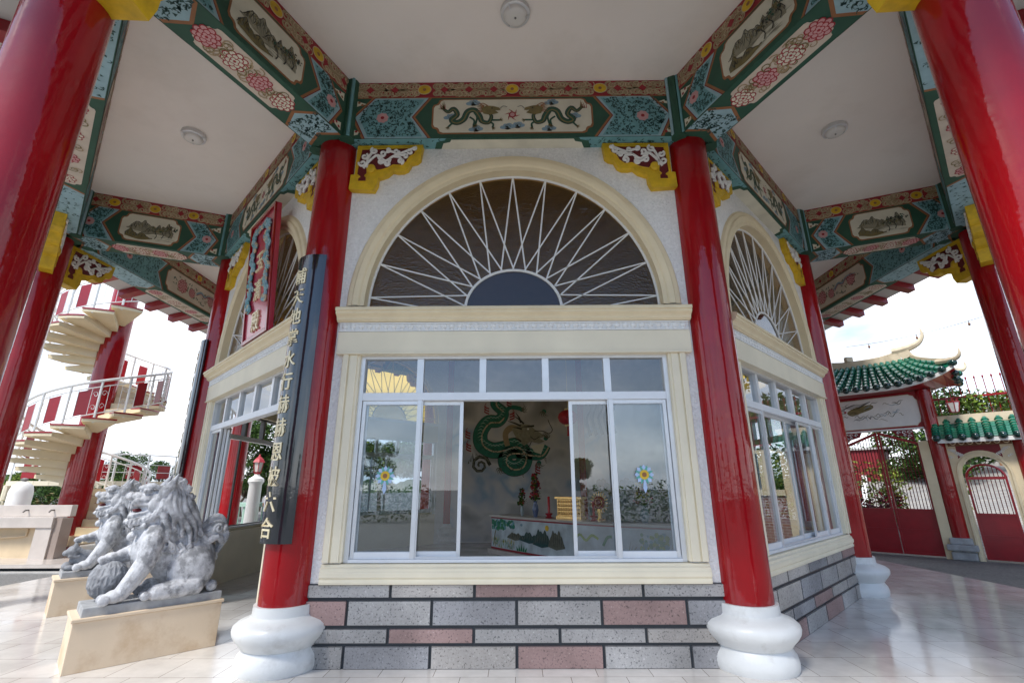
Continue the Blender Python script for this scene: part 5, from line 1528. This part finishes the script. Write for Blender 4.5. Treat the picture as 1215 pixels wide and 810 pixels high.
N_ = 150; th_a, th_b = -pi / 2 - 2 * pi * .70, -pi / 2 + 2 * pi * 1.15
for hh, r_ in ((.95, .032), (.80, .014), (.14, .014)):
    rl.tube([sp(lerp(th_a, th_b, i / N_), RO_ - .03, zr(lerp(th_a, th_b, i / N_)) + hh) for i in range(N_ + 1)], r_, 6)
rl.build('handrail', ST, 40)
bl = MB('rail_white'); i = 0
dth = 2 * pi / NS
th = th_a
while th < th_b:
    bl.tube([sp(th, RO_ - .03, zr(th) - .08), sp(th, RO_ - .03, zr(th) + .95)], .026, 6)
    mid = th + dth / 2
    a, c = mid - dth * .22, mid + dth * .22
    if i % 2 == 0 or True:
        v = [sp(a, RO_ - .03, zr(a) + .18), sp(c, RO_ - .03, zr(c) + .18), sp(c, RO_ - .03, zr(c) + .76), sp(a, RO_ - .03, zr(a) + .76)]
        if i % 5 != 3:
            pn = MB('red_paint'); pn.add(v + [p + (SC - p).normalized() * .012 for p in v], [(0, 1, 2, 3), (7, 6, 5, 4), (0, 4, 5, 1), (1, 5, 6, 2), (2, 6, 7, 3), (3, 7, 4, 0)]); pn.build('infill_panel', ST)
        for e in (a, c): bl.tube([sp(e, RO_ - .03, zr(e) + .14), sp(e, RO_ - .03, zr(e) + .80)], .007, 5)
        for e, s in ((mid - dth * .36, 1), (mid + dth * .36, -1)):
            for zz in (.30, .62): sc_.tube([sp(e + s * .055 * (1 - .08 * k) * cos(k * .8) / RO_, RO_ - .03, zr(e) + zz + .08 * (1 - .08 * k) * sin(k * .8)) for k in range(9)], .006, 4)
    th += dth; i += 1
bl.build('balusters', ST, 40); kind(sc_.build('scrollwork', ST), 'stuff')
# platform and wash counter
ORG[0] = Vector((-12, 11, 0))
b = MB('marble'); b.box(-16, -9.0, 10.55, 15, -.02, .05); b.box(-16, -9.0, 10.75, 15, -.1, -.02, 'joint_and_gap_shade'); b.box(-16, -8.95, 10.35, 10.55, -.1, -.075, 'concrete')  # near-black box under the slab paints in its shadow gap
kind(b.build('stone_platform', bevel=0))
ct = thing('wash_counter', 'pale marble wash counter with open beige recess beside the spiral staircase', 'counter', (-12, 11.6, .05)); ORG[0] = Vector((-12, 11.6, .05))
b = MB('marble'); b.box(-15.5, -10.30, 11.60, 11.75, .92, 1.17); b.build('splashback', ct, bevel=.008)
b = MB('marble'); b.box(-15.5, -10.35, 11.25, 11.599, .70, .92); b.build('top', ct, bevel=.008)
b = MB('marble'); b.box(-10.72, -10.36, 11.28, 11.60, .05, .70); b.box(-15.5, -10.72, 11.52, 11.60, .05, .70, 'beige'); b.build('panel', ct)
b = MB('marble_brown'); b.box(-10.358, -10.20, 11.32, 11.60, .05, .90); b.build('side_slab', ct, bevel=.005)
b = MB('beige'); b.tube([(-12.5, 11.45, .45), (-11.3, 11.45, .50), (-11.1, 11.5, .52), (-11.1, 11.5, .66)], .025, 7); b.build('drain_pipe', ct, 40)
b = MB('alu_dark')
for x in (-12.2, -11.3, -10.7): b.tube([(x, 11.6, 1.06), (x, 11.52, 1.06), (x, 11.48, 1.02)], .018, 6)
b.build('tap', ct, 40)
wp = thing('white_bollard', 'round-topped white post standing behind the wash counter', 'post', (-13.6, 13.6, 0)); ORG[0] = Vector((-13.6, 13.6, 0))
MB('white').lathe([(-.1, .26), (1.45, .26), (1.62, .22), (1.72, .10), (1.74, .02)], (-13.6, 13.6), 20).build('shaft', wp, 40)
b = MB('alu_dark'); b.ball((-13.6, 13.6, 1.78), (.10, .06, .05)); b.build('lamp', wp)
# curved balcony rail farther back
bc = thing('curved_railing', 'white curved terrace railing with pointed pickets and red panels behind the lions', 'railing', (-15.2, 18.2, 0)); ORG[0] = Vector((-15.2, 18.2, 0))
BC = Vector((-15.2, 18.2, 0)); BR = 3.2
def bp(a, z, r=BR): return Vector((BC.x + r * cos(a), BC.y + r * sin(a), z))
b = MB('cream_pale'); A0, A1_ = radians(-95), radians(75)
for i in range(24):
    a, c = lerp(A0, A1_, i / 24), lerp(A0, A1_, (i + 1) / 24); b.bar(bp(a, 1.70), bp(c, 1.70), .16, .14)
for i in range(0, 25, 6): a = lerp(A0, A1_, i / 24); b.tube([bp(a, -.1), bp(a, 1.65)], .09, 8)
b.build('kerb_beam', bc)
b = MB('rail_white')
for hh, r_ in ((2.05, .012), (2.62, .022), (2.3, .010)): b.tube([bp(lerp(A0, A1_, i / 40), hh) for i in range(41)], r_, 6)
for i in range(33):
    a = lerp(A0, A1_, i / 32); b.tube([bp(a, 2.6), bp(a, 3.0), bp(a, 3.06)], [.009, .009, .002], 5)
    if i % 3 == 0: b.tube([bp(a, 1.7), bp(a, 2.62)], .022, 6)
b.build('pickets', bc)
for i in range(1, 32, 3):
    b = MB('red_paint')
    a, c = lerp(A0, A1_, (i + .1) / 32), lerp(A0, A1_, (i + 1.5) / 32); v = [bp(a, 1.85), bp(c, 1.85), bp(c, 2.28), bp(a, 2.28)]
    v2 = [bp(a, 1.85, BR - .015), bp(c, 1.85, BR - .015), bp(c, 2.28, BR - .015), bp(a, 2.28, BR - .015)]
    b.add(v + v2, [(0, 1, 2, 3), (7, 6, 5, 4), (0, 4, 5, 1), (1, 5, 6, 2), (2, 6, 7, 3), (3, 7, 4, 0)]); b.build('infill_panel', bc)
# pale green balustrade and lantern pillar beyond the hall
bs = thing('balustrade', 'pale green balustrade beyond the hall windows', 'balustrade', (-10, 17.5, 0)); ORG[0] = Vector((-10, 17.5, 0))
b = MB('balustrade_green'); b.box(-10.9, -5.5, 17.42, 17.62, .92, 1.06); b.box(-10.9, -5.5, 17.42, 17.62, -.1, .12); b.build('rail', bs, bevel=.01)
b = MB('balustrade_green')
for i in range(25): b.lathe([(.12, .05), (.3, .075), (.5, .045), (.75, .06), (.92, .05)], (-10.8 + i * .22, 17.52), 8)
b.build('balusters', bs, 40)
lp = thing('lantern_pillar', 'white pillar with a red lantern on top, seen through the open doorway', 'lamp post', (-9.05, 17.2, 0)); ORG[0] = Vector((-9.05, 17.2, 0))
MB('white').lathe([(-.1, .30), (.2, .30), (.25, .22), (1.65, .20), (1.75, .26), (1.85, .24), (1.95, .10), (2.0, .08)], (-9.05, 17.2), 16).build('pillar', lp, 40)
MB('lamp_glass').lathe([(2.08, .11), (2.40, .17)], (-9.05, 17.2), 6).build('glass', lp)
b = MB('petal_red'); b.lathe([(2.0, .09), (2.07, .14)], (-9.05, 17.2), 6); b.lathe([(2.40, .22), (2.50, .16), (2.60, .05), (2.68, .02)], (-9.05, 17.2), 6)
for k in range(6): a = k * pi / 3; b.tube([(-9.05 + .115 * cos(a), 17.2 + .115 * sin(a), 2.06), (-9.05 + .175 * cos(a), 17.2 + .175 * sin(a), 2.41)], .012, 5)
b.build('lantern_frame', lp)

# ================================================================== people seen through the hall
def person(x, y, rz, label, top, bottom, cap=None, arm=0.0):
    r = thing('person', label, 'person', (x, y, -.1), rz=rz); ORG[0] = Vector((0, 0, 0))
    J = {'pelvis': ((0, 0, .92), .14, .11), 'belly': ((0, 0, 1.08), .125, .10), 'chest': ((0, 0, 1.30), .155, .11), 'neck': ((0, -.01, 1.47), .055, .055), 'head0': ((0, -.02, 1.56), .075, .085), 'head1': ((0, -.02, 1.66), .08, .095)}
    pts, rad, ed = [], [], []
    def add(p, r_, par=None):
        pts.append(p); rad.append(r_)
        if par is not None: ed.append((par, len(pts) - 1))
        return len(pts) - 1
    pv = add(*[(0, 0, .92), (.14, .11)]); be = add((0, 0, 1.08), (.12, .10), pv); ch = add((0, 0, 1.30), (.15, .105), be)
    nk = add((0, -.01, 1.45), (.055, .055), ch); h0 = add((0, -.025, 1.56), (.068, .08), nk); h1 = add((0, -.02, 1.66), (.075, .09), h0)
    for s in (-1, 1):
        sh = add((s * .17, 0, 1.38), (.058, .058), ch); el = add((s * .23, .02 - arm * .1, 1.12), (.042, .042), sh); wr = add((s * .22, -.10 - arm * .25, .92 + arm * .2), (.030, .030), el)
        hd = add((s * .215, -.14 - arm * .3, .86 + arm * .2), (.035, .022), wr)
        hp = add((s * .09, 0, .86), (.085, .09), pv); kn = add((s * .10, -.02, .48), (.058, .06), hp); an = add((s * .10, .02, .09), (.040, .042), kn); ft = add((s * .11, -.13, .04), (.042, .035), an)
    me = D.meshes.new('body'); me.from_pydata(pts, ed, []); o = D.objects.new('body', me); COL.objects.link(o); o.parent = r
    sk = o.modifiers.new('k', 'SKIN'); sk.use_smooth_shade = True
    for v, q in zip(me.skin_vertices[0].data, rad): v.radius = q
    me.skin_vertices[0].data[0].use_root = True
    sb_ = o.modifiers.new('s', 'SUBSURF'); sb_.levels = sb_.render_levels = 2
    dg = bpy.context.evaluated_depsgraph_get(); dg.update()
    m2 = D.meshes.new_from_object(o.evaluated_get(dg)); o.modifiers.clear(); o.data = m2; m2.name = 'body'
    for n_m in ('skin', top, bottom, 'hair'): m2.materials.append(M[n_m])
    for p in m2.polygons:
        c = p.center
        p.material_index = 0 if c.z > 1.44 or (abs(c.x) > .17 and c.z < 1.2 and c.z > .7) else (1 if c.z > .93 else (2 if c.z > .10 else 3))
        p.use_smooth = True
    b = MB('hair'); b.ball((0, .012, 1.665), (.098, .108, .105)); b.ball((0, .05, 1.60), (.085, .07, .09)); b.build('hair', r, 60)
    b = MB('skin'); b.ball((0, -.112, 1.615), (.014, .02, .022))
    for s in (-1, 1): b.ball((s * .082, -.01, 1.61), (.012, .02, .03))
    b.build('face', r, 60)
    if cap: b = MB(cap); b.ball((0, -.005, 1.70), (.112, .122, .085)); b.ball((0, -.12, 1.68), (.075, .06, .014)); b.build('cap', r, 60)
    return r
person(-9.0, 15.3, radians(25), 'person in a red cap and red top standing behind the open door leaf', 'cloth_red', 'cloth_blue', 'cloth_red', .5)
person(-7.72, 15.6, radians(150), 'dark-haired person in a white top by the pale green balustrade', 'cloth_white', 'cloth_blue', None, .2)

# ================================================================== vegetation
def foliage(b, blobs, n, size, rn, mats):
    tot = sum(r[0] * r[1] for c, r in blobs)
    for c, r in blobs:
        k = int(n * r[0] * r[1] / tot)
        for i in range(k):
            d = Vector((rn.gauss(0, 1), rn.gauss(0, 1), rn.gauss(0, 1))).normalized() * (rn.random() ** .38)
            p = Vector(c) + Vector((d.x * r[0], d.y * r[1], d.z * r[2]))
            s = size * rn.uniform(.6, 1.4); u = Vector((rn.gauss(0, 1), rn.gauss(0, 1), rn.gauss(0, .6))).normalized(); v = u.orthogonal().normalized()
            v = (Matrix.Rotation(rn.uniform(0, 6.3), 3, u) @ v)
            b.add([p - u * s, p + v * s * .42, p + u * s, p - v * s * .42], [(0, 1, 2, 3)], rn.choice(mats))
def tree_mesh(h, w, seed, n=5200, mats=('leaf', 'leaf', 'leaf_b', 'leaf_dark'), size=.12):
    rn = random.Random(seed); n = int(n * 2.1)
    root = D.objects.new('tree', None); COL.objects.link(root); ORG[0] = Vector((0, 0, 0))
    t = MB('bark'); th = h * .45; t.tube([(0, 0, 0), (rn.uniform(-.1, .1) * w, 0, th * .5), (rn.uniform(-.1, .1) * w, .05 * w, th), (0, 0, h * .8)], [h * .03, h * .024, h * .018, h * .006], 8)
    blobs = []
    for i in range(13):
        a = rn.uniform(0, 6.3); rr = w * .5 * rn.random() ** .5 * .85; z = h * rn.uniform(.38, .92); rr *= 1.15 - abs(z / h - .6) * 1.2
        c = (cos(a) * rr, sin(a) * rr, z); s = w * rn.uniform(.13, .24)
        blobs.append((c, (s, s, s * .75))); t.tube([(0, 0, h * .35), (c[0] * .5, c[1] * .5, lerp(h * .35, z, .6)), c], [h * .012, h * .008, h * .003], 5)
    t.build('trunk', root, 50)
    cwn = MB('leaf'); foliage(cwn, blobs, n, size, rn, mats); cwn.build('crown', root, recalc=False)
    return root
protoA = tree_mesh(7, 6, 3); protoB = tree_mesh(8, 6.5, 8, mats=('leaf_dark', 'leaf', 'leaf_dark', 'leaf_b')); protoC = tree_mesh(5, 4.5, 15, mats=('leaf_b', 'leaf', 'leaf_yellow', 'leaf_b'))
first = {id(protoA): True, id(protoB): True, id(protoC): True}
def put_tree(pr, x, y, s, rz, label, name='tree', group='trees beyond the terrace'):
    if first[id(pr)]: o = pr; first[id(pr)] = False
    else: o = tree_copy(pr)
    o.location = (x, y, -.15); o.scale = (s, s, s); o.rotation_euler = (0, 0, rz); o.name = name
    o['label'] = label; o['category'] = 'tree'; o['group'] = group
    return o
T_ = [
 (protoA, -15.5, 27, .80, 0, 'round green tree seen through the doorway behind the lantern pillar'),
 (protoB, -12.5, 29, .78, 1, 'dark green tree right of the lantern pillar, seen through the hall'),
 (protoB, -19.5, 27, .40, 2, 'dark tree behind the white curved railing, right of the stair column'),
 (protoA, -24, 30, .42, 3, 'green tree behind the white curved railing, close to the stair column'),
 (protoC, -31, 31, .55, 1, 'small pale tree left of the stair column above the hedge'),
 (protoB, -29, 36, .55, 4, 'dark tree far left behind the wash counter'),
 (protoC, -9.0, 33, .95, 2, 'pale green tree at the right end of the view through the doorway'),
 (protoA, -5.0, 30, .7, 5, 'green tree behind the far hall window'),
 (protoB, -19.5, 38, .55, 5, 'tall dark tree on the skyline left of the blue-black column board'),
 (protoB, -23.0, 24.5, .34, 3, 'low dark tree right beside the staircase column, behind the curved railing'),
 (protoA, -27.5, 24.0, .36, 1, 'low green tree behind the lower turn of the staircase'),
 (protoB, -17.0, 31, .44, 0, 'dark tree in the gap between the curved railing and the hall column'),
 (protoB, 17.5, 19.5, .68, 1, 'dark tree in the garden behind the white gate panel'),
 (protoA, 20.0, 15.0, .62, 2, 'green tree rising behind the spiked railing at the right edge'),
 (protoC, 17.8, 14.0, .55, 3, 'pale bush-like tree behind the hanging lantern'),
]
for pr, x, y, s, rz, lab in T_: put_tree(pr, x, y, s, rz, lab)
for i, (x, y, s_) in enumerate(((21, 15.5, .8), (24, 11, 1.25), (25, 6, 1.35), (23, 21, .6), (28, 15, 1.7), (29, 8.5, 1.7))):
    put_tree(protoB if i % 2 else protoA, x, y, s_, i * 2, 'garden tree beyond the brick wall, mirrored in the right-hand hall windows', group='trees beyond the brick wall')
# trees all around behind the viewer, caught in the panes and the polished columns
for i, (x, y, s) in enumerate(((-30, -28, 1.0), (-14, -38, .8), (6, -40, .9), (22, -30, .8), (34, -10, 1.1), (-34, -6, 1.0))):
    put_tree((protoA, protoB, protoC)[i % 3], x, y, s, i, 'garden tree standing behind the viewer, only mirrored in the glass and floor', group='trees behind the viewer')
for hx0, hx1, hy, lab in ((-26, -3, -16, 'added clipped hedge behind the viewer, left part, darkening the pane reflections'), (4, 28, -15, 'added clipped hedge behind the viewer, right part, darkening the pane reflections')):  # unseen hedges added so the panes reflect a dark lower band
    hd_ = thing('hedge', lab, 'hedge', (hx0, hy, 0)); rn = random.Random(int(hx0)); b = MB('leaf'); ORG[0] = Vector((hx0, hy, 0))
    foliage(b, [((hx0 + 1.6 * i, hy + rn.uniform(-.3, .3), .6 + .2 * rn.random()), (1.1, .7, .9 + .3 * rn.random())) for i in range(int((hx1 - hx0) / 1.6))], 9000, .09, rn, ('leaf', 'leaf_dark', 'leaf_b')); b.build('foliage', hd_, recalc=False)
def shrub(x, y, w, h, seed, mats, label, size=.07, n=900, z=-.1):
    t = thing('shrub', label, 'shrub', (x, y, z)); ORG[0] = Vector((0, 0, 0)); rn = random.Random(seed)
    b = MB('leaf'); blobs = [((rn.uniform(-.3, .3) * w, rn.uniform(-.3, .3) * w, h * rn.uniform(.3, .75)), (w * .3, w * .3, h * .28)) for _ in range(6)]
    foliage(b, blobs, n, size, rn, mats); b.build('foliage', t, recalc=False)
    s = MB('bark')
    for c, r in blobs: s.tube([(0, 0, 0), (c[0] * .5, c[1] * .5, c[2] * .6), c], .012, 4)
    s.build('stem', t)
def G(u, n): p = gf(u, 0, n); return p.x, p.y
shrub(*G(-1.35, -1.6), 1.3, 1.5, 1, ('purple_plant', 'purple_plant', 'leaf_b', 'petal_red'), 'purple-leaved shrub behind the left gate leaf')
shrub(*G(-1.2, -2.6), 1.3, 2.7, 2, ('leaf_yellow', 'leaf_b', 'lime'), 'yellow-green croton shrub behind the left gate leaf')
shrub(*G(.25, -3.4), .8, 2.9, 3, ('leaf_b', 'leaf_yellow', 'leaf'), 'green shrub showing above the right gate leaf')
for u_, lab in ((.9, 'bright green creeper on the wall top left of the hanging lantern'), (1.5, 'pale green creeper on the wall top below the spiked railing'), (2.2, 'dark green creeper on the wall top at the right edge')):
    shrub(*G(u_, -.72), .75, .75, int(u_ * 10), ('leaf_b', 'lime', 'leaf'), lab, n=420, size=.05, z=3.05)
shrub(-13.4, 15.6, 2.4, 1.75, 6, ('leaf', 'leaf_dark', 'olive'), 'clipped green hedge behind the wash counter and stair', n=2600, size=.06)
shrub(-15.6, 15.2, 2.4, 1.75, 7, ('leaf', 'leaf_dark', 'olive'), 'clipped hedge left of the white post', n=2600, size=.06)
hd_ = thing('garden_hedge', 'long dark green hedge at the back of the garden behind the gate', 'hedge', tuple(gf(-3, 0, -9))); ORG[0] = gf(-3, 0, -9)
b = MB('leaf'); rn = random.Random(21)
foliage(b, [(tuple(gf(-9 + .9 * i, 1.7, -9 - 3 * (i > 5) + rn.uniform(-.3, .3))), (.9, .9, 1.9)) for i in range(8)], 9500, .10, rn, ('leaf', 'leaf_dark', 'leaf_b')); b.build('foliage', hd_, recalc=False)
# driveway rising behind the gate and a small red shed
ORG[0] = Vector((0, 0, 0))
b = MB('pavers'); v = [gf(-1.5, -.09, -.6), gf(9, -.09, -.6), gf(12, 2.3, -13), gf(-3.4, 2.3, -13)]; b.add(v, [(0, 1, 2, 3)]); kind(b.build('driveway', recalc=False))
b = MB('concrete')
b.bar(gf(-1.55, .05, -.6), gf(-3.45, 2.42, -13), .18, .25, 'white'); tag(b.build('kerb_wall'), 'white kerb edging the paved drive behind the gate', 'kerb')
sh_ = thing('red_shed', 'red boarded shed in the garden behind the gate bars', 'shed', tuple(gf(-2.4, 1.4, -10))); ORG[0] = gf(-2.4, 1.4, -10)
b = MB('red_deep', fn=gf)
for i in range(14): b.box(-4.6 + i * .17, -4.44 + i * .17, .9, 3.0, -10.0 + .01 * (i % 2), -9.9)
b.box(-4.6, -2.22, .9, 3.0, -11.6, -10.02, 'red_deep'); b.fn = None
b.build('boards', sh_); b = MB('concrete', fn=gf); b.box(-4.8, -2.0, 3.0, 3.08, -11.8, -9.8); b.fn = None; b.build('roof', sh_)
ORG[0] = gf(4, 0, -14)
b = MB('concrete', fn=gf); b.box(-.5, 9, 1.5, 4.8, -14.5, -14); b.box(1.2, 1.35, 1.8, 4.6, -13.98, -13.9, 'orange'); b.box(3.6, 3.75, 1.8, 4.6, -13.98, -13.9, 'orange'); b.box(1.8, 3.2, 2.6, 3.8, -13.98, -13.94, 'alu_dark'); b.fn = None
tag(b.build('garage_wall'), 'grey building with orange posts at the top of the paved drive', 'building')
# string of festoon bulbs
def wire(p, q, sag, nb, label, bulbs=True):
    p, q = Vector(p), Vector(q); t = thing('string_lights' if bulbs else 'cable', label, 'string lights' if bulbs else 'cable', tuple(p)); ORG[0] = p.copy()
    f = lambda s: p.lerp(q, s) - Vector((0, 0, sag * 4 * s * (1 - s)))
    MB('alu_dark').tube([f(i / 20) for i in range(21)], .008, 4).build('wire', t)
    if bulbs:
        for i in range(nb):
            c = f((i + .5) / nb); b = MB('alu_dark'); b.tube([c, c - Vector((0, 0, .06))], .012, 5); b.ball(c - Vector((0, 0, .10)), (.032, .032, .05), 'wood_brown', 8, 6); b.build('bulb', t)
wire((11.2, 15.5, 6.0), (15.6, 11.2, 7.0), .35, 5, 'string of small bulbs crossing the white sky above the gate')
wire((-14, 24, 10.3), (-8.5, 14.0, 5.8), .3, 0, 'thin cable crossing the sky between staircase and hall', False)
ORG[0] = Vector((0, 0, 0))
b = MB('leaf_dark')
rn = random.Random(9)
for i in range(60):     # far wooded ridge
    a = radians(40 + 100 * i / 59) ; R_ = 190
h_ = MB('leaf_dark'); n = 900
top, bot = [], []
rn = random.Random(2)
for i in range(n + 1):
    a = 2 * pi * i / n; R_ = 230; z = 5.5 + 2.2 * sin(i * .037) + 1.4 * sin(i * .09 + 1) + 1.1 * rn.random() + .8 * sin(i * .6)
    top.append((R_ * cos(a), R_ * sin(a), z)); bot.append((R_ * .9 * cos(a), R_ * .9 * sin(a), -.3))
h_.add(top + bot, [(i, i + 1, n + 1 + i + 1, n + 1 + i) for i in range(n // 2)])
kind(h_.build('distant_hills', None, 60, recalc=False))

# ================================================================== camera, light, world
cam_d = D.cameras.new('camera'); cam = D.objects.new('camera', cam_d); COL.objects.link(cam)
cam_d.sensor_width = 36; cam_d.lens = 563.995 / 1215 * 36; cam_d.clip_start = .05; cam_d.clip_end = 2000
th, ya, ro = .2988, -.007, .0046
cam.location = (.0159, 0, 1.5)
f_ = Vector((0, cos(th), sin(th))); u_ = Vector((0, -sin(th), cos(th))); r_ = Vector((1, 0, 0))
rzm = Matrix.Rotation(-ya, 3, 'Z')
f_, u_, r_ = rzm @ f_, rzm @ u_, rzm @ r_
r2, u2 = r_ * cos(ro) + u_ * sin(ro), -r_ * sin(ro) + u_ * cos(ro)
r2, u2 = r_ * cos(-ro) + u_ * sin(-ro), -r_ * sin(-ro) + u_ * cos(-ro)
mx = Matrix((r2, u2, -f_)).transposed().to_4x4(); mx.translation = cam.location
cam.matrix_world = mx
S.camera = cam
EL, AZ_ = radians(52), radians(215)        # sun direction: elevation, compass azimuth from +y clockwise
sd = Vector((sin(AZ_) * cos(EL), cos(AZ_) * cos(EL), sin(EL)))
sun = D.lights.new('sun', 'SUN'); sun.energy = 2.4; sun.angle = radians(14); sun.color = (1, .96, .9)
so = D.objects.new('sun', sun); COL.objects.link(so); so.rotation_euler = sd.to_track_quat('Z', 'Y').to_euler(); so.location = (0, 0, 30)
wd = D.worlds.new('World'); S.world = wd; wd.use_nodes = True; nt = wd.node_tree; N, L = nt.nodes, nt.links
bg = N['Background']; sky = N.new('ShaderNodeTexSky'); sky.sky_type = 'NISHITA'; sky.sun_disc = False; sky.sun_elevation = EL; sky.sun_rotation = AZ_; sky.air_density = 1.0; sky.dust_density = .2; sky.ozone_density = 2.0
tc = N.new('ShaderNodeTexCoord'); mp = N.new('ShaderNodeMapping'); mp.inputs['Scale'].default_value = (1, 1, 2.6); L.new(tc.outputs['Generated'], mp.inputs[0])
no = N.new('ShaderNodeTexNoise'); no.inputs['Scale'].default_value = 2.1; no.inputs['Detail'].default_value = 7; no.inputs['Roughness'].default_value = .55; no.inputs['Distortion'].default_value = .3; L.new(mp.outputs[0], no.inputs['Vector'])
rp = N.new('ShaderNodeMapRange'); rp.inputs[1].default_value = .38; rp.inputs[2].default_value = .60
sx = N.new('ShaderNodeSeparateXYZ'); L.new(tc.outputs['Generated'], sx.inputs[0])
ma = N.new('ShaderNodeMath'); ma.operation = 'MULTIPLY_ADD'; ma.inputs[1].default_value = .19; L.new(sx.outputs['Y'], ma.inputs[0]); L.new(no.outputs['Fac'], ma.inputs[2]); L.new(ma.outputs[0], rp.inputs[0])
mi = N.new('ShaderNodeMix'); mi.data_type = 'RGBA'; hz = N.new('ShaderNodeMapRange'); hz.inputs[1].default_value = .02; hz.inputs[2].default_value = .30; hz.inputs[3].default_value = .85; hz.inputs[4].default_value = 0; L.new(sx.outputs['Z'], hz.inputs[0])
mxx = N.new('ShaderNodeMath'); mxx.operation = 'MAXIMUM'; L.new(rp.outputs[0], mxx.inputs[0]); L.new(hz.outputs[0], mxx.inputs[1]); L.new(mxx.outputs[0], mi.inputs[0]); L.new(sky.outputs[0], mi.inputs[6]); 
n2 = N.new('ShaderNodeTexNoise'); n2.inputs['Scale'].default_value = 3.4; n2.inputs['Detail'].default_value = 6; L.new(mp.outputs[0], n2.inputs['Vector'])
c2 = N.new('ShaderNodeValToRGB'); c2.color_ramp.elements[0].position = .38; c2.color_ramp.elements[0].color = (3.7, 4.3, 5.3, 1); c2.color_ramp.elements[1].position = .62; c2.color_ramp.elements[1].color = (9.0, 9.2, 9.6, 1)
L.new(n2.outputs['Fac'], c2.inputs[0]); L.new(c2.outputs[0], mi.inputs[7])
L.new(mi.outputs[2], bg.inputs[0]); bg.inputs[1].default_value = .12
S.view_settings.view_transform = 'Standard'; S.view_settings.look = 'None'; S.view_settings.gamma = 1; S.view_settings.exposure = .90
S.cycles.use_denoising = True
try: S.cycles.denoiser = 'OPENIMAGEDENOISE'
except Exception: pass
S.cycles.max_bounces = 10; S.cycles.diffuse_bounces = 5; S.cycles.glossy_bounces = 4; S.cycles.transparent_max_bounces = 16
S.cycles.sample_clamp_indirect = 6
